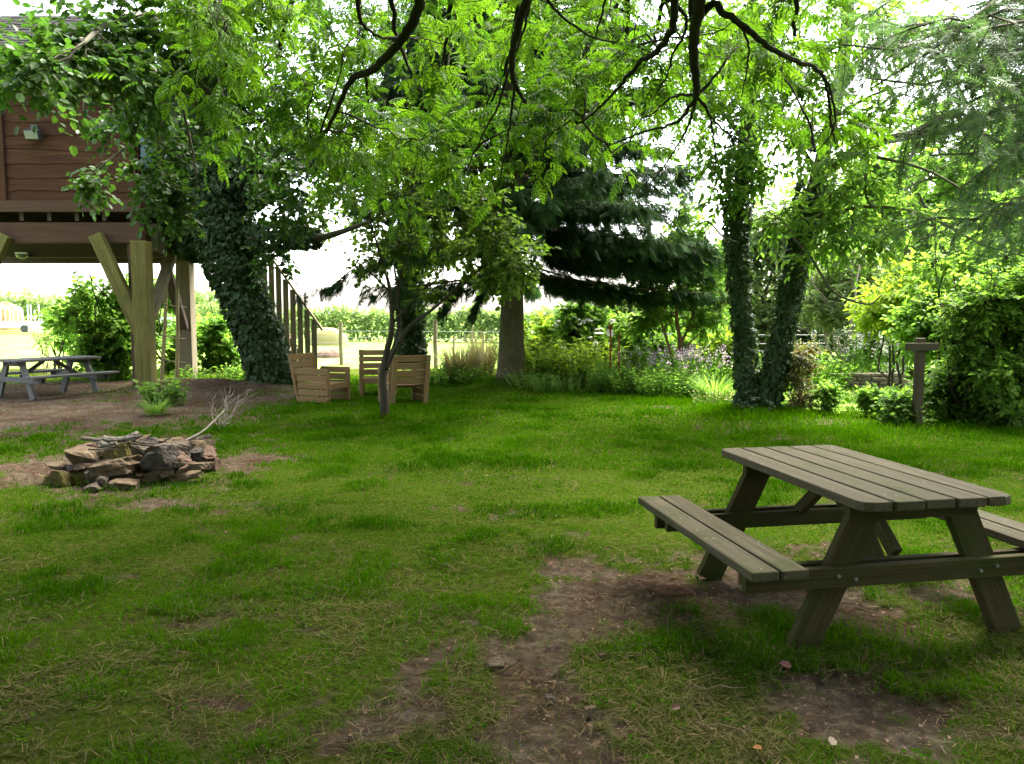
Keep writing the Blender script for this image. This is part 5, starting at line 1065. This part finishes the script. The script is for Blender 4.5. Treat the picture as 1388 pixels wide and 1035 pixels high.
# plants at the mound
def herb(name, label, px, py, r, h, n, mat, tmpl=LEAF6, leaf=.12, m=9, Y=None, cat='plant', group=None, spread=.5, flower=None, fcount=0, stem='garden', fl=.05):
    p = G(px, py); Yb = Y or p[1]; x0 = P(px, py, Yb)[0]; C_ = Geo(); St = Geo(); Fl = Geo()
    an = RNG.uniform(0, 2 * np.pi, n); q_ = r * np.sqrt(RNG.random(n)); x = x0 + q_ * np.cos(an); y = Yb + q_ * np.sin(an) * .7; z = hgt(x, y)
    o = np.stack([x, y, z], 1); d = nrm(np.stack([np.cos(an) * q_ / r * spread, np.sin(an) * q_ / r * spread, np.ones(n)], 1) + RNG.normal(0, .13, (n, 3))); L = h * RNG.uniform(.6, 1.1, (n, 1))
    tip = o + d * L; polytubes(St, np.stack([o, o + d * L * .5, tip], 1), np.array([.008, .006, .003]) * (1 + h), 3)
    ca = RNG.normal(0, .15, n)
    for j in range(m):
        t = (.12 + .88 * (j + RNG.uniform(0, 1, (n, 1))) / m); aa = RNG.uniform(0, 2 * np.pi, n)
        dd = np.stack([np.cos(aa), np.sin(aa), RNG.uniform(-.2, .7, n)], 1); inst(C_, tmpl, o + d * L * t, dd, np.array([0, 0, 1.]) + RNG.normal(0, .3, (n, 3)), leaf * RNG.uniform(.6, 1.3, n), np.clip(.5 + ca + RNG.normal(0, .12, n), 0, 1))
    rt = root(name, label, cat, (x0, Yb, gz(x0, Yb)), group); build('stems', St, M[stem], rt); build('leaves', C_, mat, rt)
    if flower is not None:
        k = RNG.choice(n, min(fcount, n), replace=False)
        for _ in range(14): inst(Fl, LEAF4, tip[k] + RNG.normal(0, fl, (len(k), 3)) * np.array([.6, .6, 1.3]), RNG.normal(0, 1, (len(k), 3)), RNG.normal(0, 1, (len(k), 3)), fl * RNG.uniform(.6, 1.2, len(k)), RNG.random(len(k)))
        build('flowers', Fl, flower, rt, kind='stuff')
    return rt
def sword(name, label, px, py, r, h, n, mat, w=.02, Y=None, arch=.6, cat='plant', group=None):
    p = G(px, py); Yb = Y or p[1]; x0 = P(px, py, Yb)[0]; C_ = Geo()
    an = RNG.uniform(0, 2 * np.pi, n); q_ = r * .4 * np.sqrt(RNG.random(n)); o = np.stack([x0 + q_ * np.cos(an), Yb + q_ * np.sin(an), 0 * q_], 1); o[:, 2] = hgt(o[:, 0], o[:, 1])
    hd = np.stack([np.cos(an), np.sin(an), 0 * an], 1); sdv = np.stack([-np.sin(an), np.cos(an), 0 * an], 1); L = h * RNG.uniform(.6, 1.15, n)[:, None]; ar = (arch * RNG.uniform(.4, 1.3, n))[:, None]; rows = []
    for k in range(6):
        t = k / 5; c_ = o + hd * L * ar * t ** 1.6 + np.array([0, 0, 1.]) * L * (t - .42 * ar * t ** 3); ww = w * (1 - t ** 3) * (.6 + .8 * t * (1 - t)) + .0006
        rows += [c_ - sdv * ww, c_ + sdv * ww]
    v = np.stack(rows, 1); ofs = (np.arange(n) * 12)[:, None, None]; q2 = np.array([(2 * k, 2 * k + 1, 2 * k + 3, 2 * k + 2) for k in range(5)])[None] + ofs
    C_.add(v.reshape(-1, 3), None, q2.reshape(-1, 4), None, np.repeat(np.clip(RNG.normal(.5, .2, n), 0, 1), 12))
    return tag(build(name, C_, mat, base=(x0, Yb, gz(x0, Yb))), label, cat, group)
herb('nettle_clump', 'dark leafy nettle clump growing on the soil mound', 228, 548, .38, .42, 46, M['garden_dark'], ROUND, .11, 8)
sword('grass_tuft', 'arching grass tuft on the front of the soil mound', 212, 562, .4, .35, 160, M['garden_dark'], .007, None, 1.1)
herb('nettle_clump', 'low green weeds at the foot of the leaning ivy trunk', 345, 512, .7, .35, 60, M['garden'], LEAF6, .1, 6)
herb('nettle_clump', 'pale weeds behind the mound beside the rear post', 285, 512, .8, .4, 60, M['garden'], LEAF6, .1, 6, 18.5)

# flower bed along the far edge of the lawn
FB = 'plants of the flower bed'
sword('ornamental_grass', 'buff and green grass clump at the left end of the flower bed', 625, 512, .9, 1.0, 700, M['buff'], .008, 18.6, .5, group=FB)
sword('ornamental_grass', 'pale straw coloured grass clump left of the spruce trunk', 655, 505, .8, 1.25, 520, M['buff'], .008, 20, .4, group=FB)
herb('weed_clump', 'low green weeds edging the bed left of the spruce', 610, 517, .9, .45, 150, M['garden'], LEAF6, .1, 7, 18.2, group=FB)
herb('perennial', 'tall bright green leafy perennial just right of the spruce trunk', 735, 512, .75, 1.0, 150, M['lime'], LEAF6, .12, 10, 18.4, group=FB)
herb('perennial', 'widest bright green perennial clump in the middle of the bed', 785, 515, .8, 1.05, 160, M['lime'], LEAF6, .13, 10, 17.8, group=FB)
herb('perennial', 'feathery green plants edging the bed below the bright perennials', 770, 526, 1.3, .35, 240, M['garden_dark'], LEAF6, .07, 8, 16.9, group=FB)
sword('iris_clump', 'grey green sword leaved iris clump beside the rusty stakes', 822, 520, .4, .75, 60, M['garden_dark'], .018, 16.9, .25, group=FB)
herb('perennial', 'dark green leafy clump right of the iris leaves', 860, 528, .8, .6, 180, M['garden'], LEAF6, .09, 9, 16.3, group=FB)
herb('perennial', 'mounded green plants in front of the pink flowers', 910, 535, .75, .55, 170, M['garden'], LEAF6, .08, 9, 15.5, group=FB)
herb('pink_flower_clump', 'clump of small pink flowers under the forked garden tree', 905, 520, .8, .85, 130, M['garden'], LEAF6, .07, 7, 16.8, flower=M['pink'], fcount=60, group=FB)
herb('pink_flower_clump', 'pink flower clump nearer the twin ivy trunks', 950, 525, .6, .85, 100, M['garden'], LEAF6, .07, 7, 16.0, flower=M['pink'], fcount=42, group=FB)
sword('daylily_clump', 'arching green daylily leaves where the bed meets the twin trunks', 968, 545, .5, .62, 190, M['garden'], .013, 14.4, .9, group=FB)
herb('dry_stems', 'brownish dying stems at the near tip of the bed', 975, 562, .4, .35, 60, M['buff'], LEAF4, .05, 5, 13.4, group=FB)
bush('elder_shrub', 'shrub with flat cream flower heads behind the bright perennials', 790, 500, 2.6, 1.9, 20.5, M['garden'], .12, n=14, dens=11, group=FB)
el = [o for o in bpy.data.objects if o.name.startswith('elder_shrub')][0]
for k in range(24):
    g = Geo(); c0 = P(RNG.uniform(752, 835), RNG.uniform(432, 478), 19.5 + RNG.uniform(-.5, .5)); n_ = 12; an = np.linspace(0, 2 * np.pi, n_, endpoint=False); tl = nrm(np.array([0, -.4, 1.]) + RNG.normal(0, .25, 3)); e1 = nrm(np.cross(tl, (1, .1, 0))); e2 = np.cross(tl, e1); r_ = RNG.uniform(.05, .11) * RNG.uniform(.7, 1.25, n_)[:, None]
    g.add(np.vstack([c0 + tl * .03, c0 + r_ * (np.cos(an)[:, None] * e1 + np.sin(an)[:, None] * e2)]), [(0, 1 + q_, 1 + (q_ + 1) % n_) for q_ in range(n_)], a=RNG.random()); build('flower_head', g, M['white'], el)
bush('border_shrub', 'rounded pale green shrub behind the spruce trunk', 725, 500, 2.0, 1.5, 21, M['lime'], .12, n=10, dens=10, group=FB)
bush('border_shrub', 'green shrub behind the rusty stakes', 850, 505, 2.2, 1.7, 20, M['garden'], .12, n=11, dens=11, group=FB)
bush('border_shrub', 'shrub under the forked garden tree crown', 945, 505, 2.0, 1.5, 19.5, M['garden'], .12, n=10, dens=11, group=FB)
bush('border_shrub', 'yellow green shrub between forked tree and twin trunks', 975, 510, 1.5, 1.1, 18, M['lime'], .1, n=8, dens=10, group=FB)
# forked garden tree
W, T, C = Geo(), Geo(), Geo(); Yg = 17.6; x0 = P(920, 512, Yg)[0]
f0 = [np.array([x0, Yg, -.05])] + PP((919, 490, Yg), (922, 468, Yg), (920, 450, Yg), (917, 430, Yg), (919, 390, Yg), (915, 350, Yg)); f1 = PP((912, 492, Yg), (905, 465, Yg), (896, 435, Yg), (884, 415, Yg), (872, 395, Yg)); f2 = PP((922, 470, Yg), (930, 450, Yg), (942, 420, Yg), (955, 390, Yg), (965, 350, Yg)); f3 = PP((924, 475, Yg), (945, 455, Yg), (962, 440, Yg))
f1 = [np.array([x0 - .03, Yg, 0])] + f1
for l, r0, r1 in ((f0, .075, .02), (f1, .045, .015), (f2, .04, .012), (f3, .025, .01)): tube(W, smooth_path(l, 6), r0, r1, 8, rough=.06)
cl = [(P(a, b_, Yg + RNG.uniform(-.5, .5)), r_) for a, b_, r_ in [(885, 390, .5), (910, 360, .6), (940, 350, .6), (960, 380, .5), (970, 420, .45), (930, 400, .45), (880, 430, .35), (955, 440, .4), (905, 325, .6), (945, 320, .55), (975, 345, .4), (925, 300, .5), (870, 365, .4), (900, 420, .3)]]
foliage(C, T, sk(f0, f1, f2, f3), cl, LEAF6, .12, nsub=14, ntw=6, nlf=7, twl=.35, droop=.1, wr=.009)
tree('garden_tree', 'small forked garden tree with brown stems rising from the flower bed', 'tree', (x0, Yg, 0), W, C, (M['redbark'], M['garden']), None, None, T)

# right side: shrubs round the cross post
RS = 'shrubs along the right of the lawn'
bush('young_shrub', 'red stemmed shrub at the right foot of the twin trunks', 1082, 572, .75, 1.15, 12.5, M['red'], .07, LEAF6, n=8, dens=9, twl=.25, bark='redbark', rstem=.012, stems=8, group=RS)
bush('young_shrub', 'light green leafy shrublet left of the bare garden gap', 1122, 575, .36, .5, 12.4, M['garden'], .06, n=5, dens=7, twl=.2, rstem=.008, stems=6, group=RS)
bush('young_shrub', 'thin leafy seedling standing alone in the garden gap', 1172, 578, .2, .55, 12.2, M['garden'], .06, n=4, dens=5, twl=.15, rstem=.007, stems=3, group=RS)
bush('young_shrub', 'second thin seedling left of the dark low shrub', 1194, 578, .2, .42, 12.1, M['garden'], .06, n=4, dens=5, twl=.15, rstem=.007, stems=3, group=RS)
bush('evergreen_shrub', 'low dark green shrub at the foot of the cross post', 1222, 584, .55, .5, 11.5, M['garden_dark'], .065, n=8, dens=10, twl=.22, rstem=.01, group=RS)
bush('evergreen_shrub', 'dark shrub mass right of the cross post', 1300, 592, 1.4, 2.0, 11.7, M['garden_dark'], .065, n=20, dens=10, twl=.32, group=RS, zlo=.05)
bush('evergreen_shrub', 'dense leafy shrub at the right edge of the lawn', 1365, 598, 1.6, 2.4, 11.3, M['garden'], .07, n=22, dens=10, twl=.32, group=RS, zlo=.05)
bush('evergreen_shrub', 'shrub just outside the right edge behind the picnic table', 1450, 605, 1.8, 2.4, 11.2, M['garden_dark'], .1, n=16, dens=10, twl=.35, group=RS, zlo=.05)
bush('hazel_shrub', 'tall bright leaved shrub rising behind the cross post', 1300, 560, 2.4, 3.2, 13.6, M['garden'], .10, n=22, dens=9, twl=.4, group=RS, stems=9)
bush('hazel_shrub', 'tall green shrub overhanging at the right edge', 1390, 560, 2.4, 3.9, 13.2, M['garden'], .10, n=24, dens=9, twl=.4, group=RS, stems=9)
bush('acer_tree', 'lime yellow acer spreading over the stone wall garden', 1215, 520, 1.9, 2.7, 16.2, M['lime'], .12, LEAF6, n=13, dens=13, cat='tree', zlo=.6, stems=5, group='garden trees on the right')
bush('multi_stemmed_tree', 'pale multi stemmed tree behind the low stone wall', 1140, 510, 2.6, 3.6, 19.5, M['far'], .11, LEAF6, n=15, dens=12, cat='tree', zlo=.45, stems=8, bark='palebark', rstem=.045, group='garden trees on the right')
herb('white_flower_clump', 'drooping white blossom clump above the stone wall', 1180, 505, .8, 1.25, 80, M['garden'], LEAF6, .09, 6, 18.4, flower=M['white'], fcount=70, fl=.07)
herb('white_flower_clump', 'small bright flowers at the stone wall right end', 1200, 515, .3, .45, 30, M['garden'], LEAF6, .09, 6, 17.6, flower=M['white'], fcount=14, fl=.05)
herb('perennial', 'green bed plants over the top of the stone wall', 1150, 512, .9, .55, 120, M['garden'], LEAF6, .1, 8, 18.0)
herb('perennial', 'leafy bed plants left of the stone wall', 1085, 525, .9, .8, 150, M['garden'], LEAF6, .1, 8, 16.8)
# background trees
BT = 'trees behind the garden'
for k, (px, Y, w, h, mt, lb) in enumerate([(1045, 24, 4.2, 5.0, 'far', 'pale green tree seen between the twin ivy trunks'), (1110, 27, 5.5, 7.5, 'far', 'tall pale tree behind the multi stemmed tree'), (1200, 25, 5.0, 7.2, 'garden', 'leafy tree behind the lime acer'), (1290, 22, 5.5, 7.5, 'garden', 'tall green tree behind the cross post'), (1390, 19, 5.0, 7.2, 'garden', 'large green tree at the right edge behind the shrubs'), (960, 30, 4.5, 3.6, 'far', 'low far tree behind the forked garden tree'), (860, 33, 5.0, 2.4, 'far', 'far bush on the horizon right of the spruce trunk'), (1340, 30, 6, 11, 'far', 'tallest pale tree high behind the right shrubs')]):
    bush('background_tree', lb, px, 500, w, h, Y, M[mt], .18, ROUND, n=26, dens=9, cat='tree', zlo=.12 if k not in (7,) else .4, stems=5, twl=.7, rstem=.09, group=BT, bark='bark')

# ------------------------------------------------------------------ light
world = bpy.data.worlds.new('World'); scene.world = world; world.use_nodes = True
nt = world.node_tree; bg = nt.nodes['Background']; sky = nt.nodes.new('ShaderNodeTexSky'); sky.sky_type = 'NISHITA'; sky.sun_disc = False
EL, AZ = R(58), R(42)
sky.sun_elevation = EL; sky.sun_rotation = AZ; sky.air_density = 1.0; sky.dust_density = 4.0; sky.ozone_density = 1.0
hs = nt.nodes.new('ShaderNodeHueSaturation'); hs.inputs['Saturation'].default_value = .55
nt.links.new(sky.outputs[0], hs.inputs['Color']); nt.links.new(hs.outputs[0], bg.inputs[0]); bg.inputs[1].default_value = .15
sl = bpy.data.lights.new('sun', 'SUN'); so = bpy.data.objects.new('sun', sl); COL.objects.link(so)
sdir_ = Vector((math.sin(AZ) * math.cos(EL), math.cos(AZ) * math.cos(EL), math.sin(EL)))
so.rotation_euler = sdir_.to_track_quat('Z', 'Y').to_euler(); so.location = (0, 0, 30)
sl.energy = 2.7; sl.angle = R(38); sl.color = (1, .95, .86)
scene.view_settings.view_transform = 'Standard'; scene.view_settings.look = 'None'; scene.view_settings.gamma = 1; scene.view_settings.exposure = 3.42
scene.render.engine = 'CYCLES'; cy = scene.cycles
cy.max_bounces = 7; cy.diffuse_bounces = 3; cy.glossy_bounces = 2; cy.transmission_bounces = 4; cy.transparent_max_bounces = 4; cy.caustics_reflective = False; cy.caustics_refractive = False
cy.use_denoising = True; cy.sample_clamp_indirect = 6
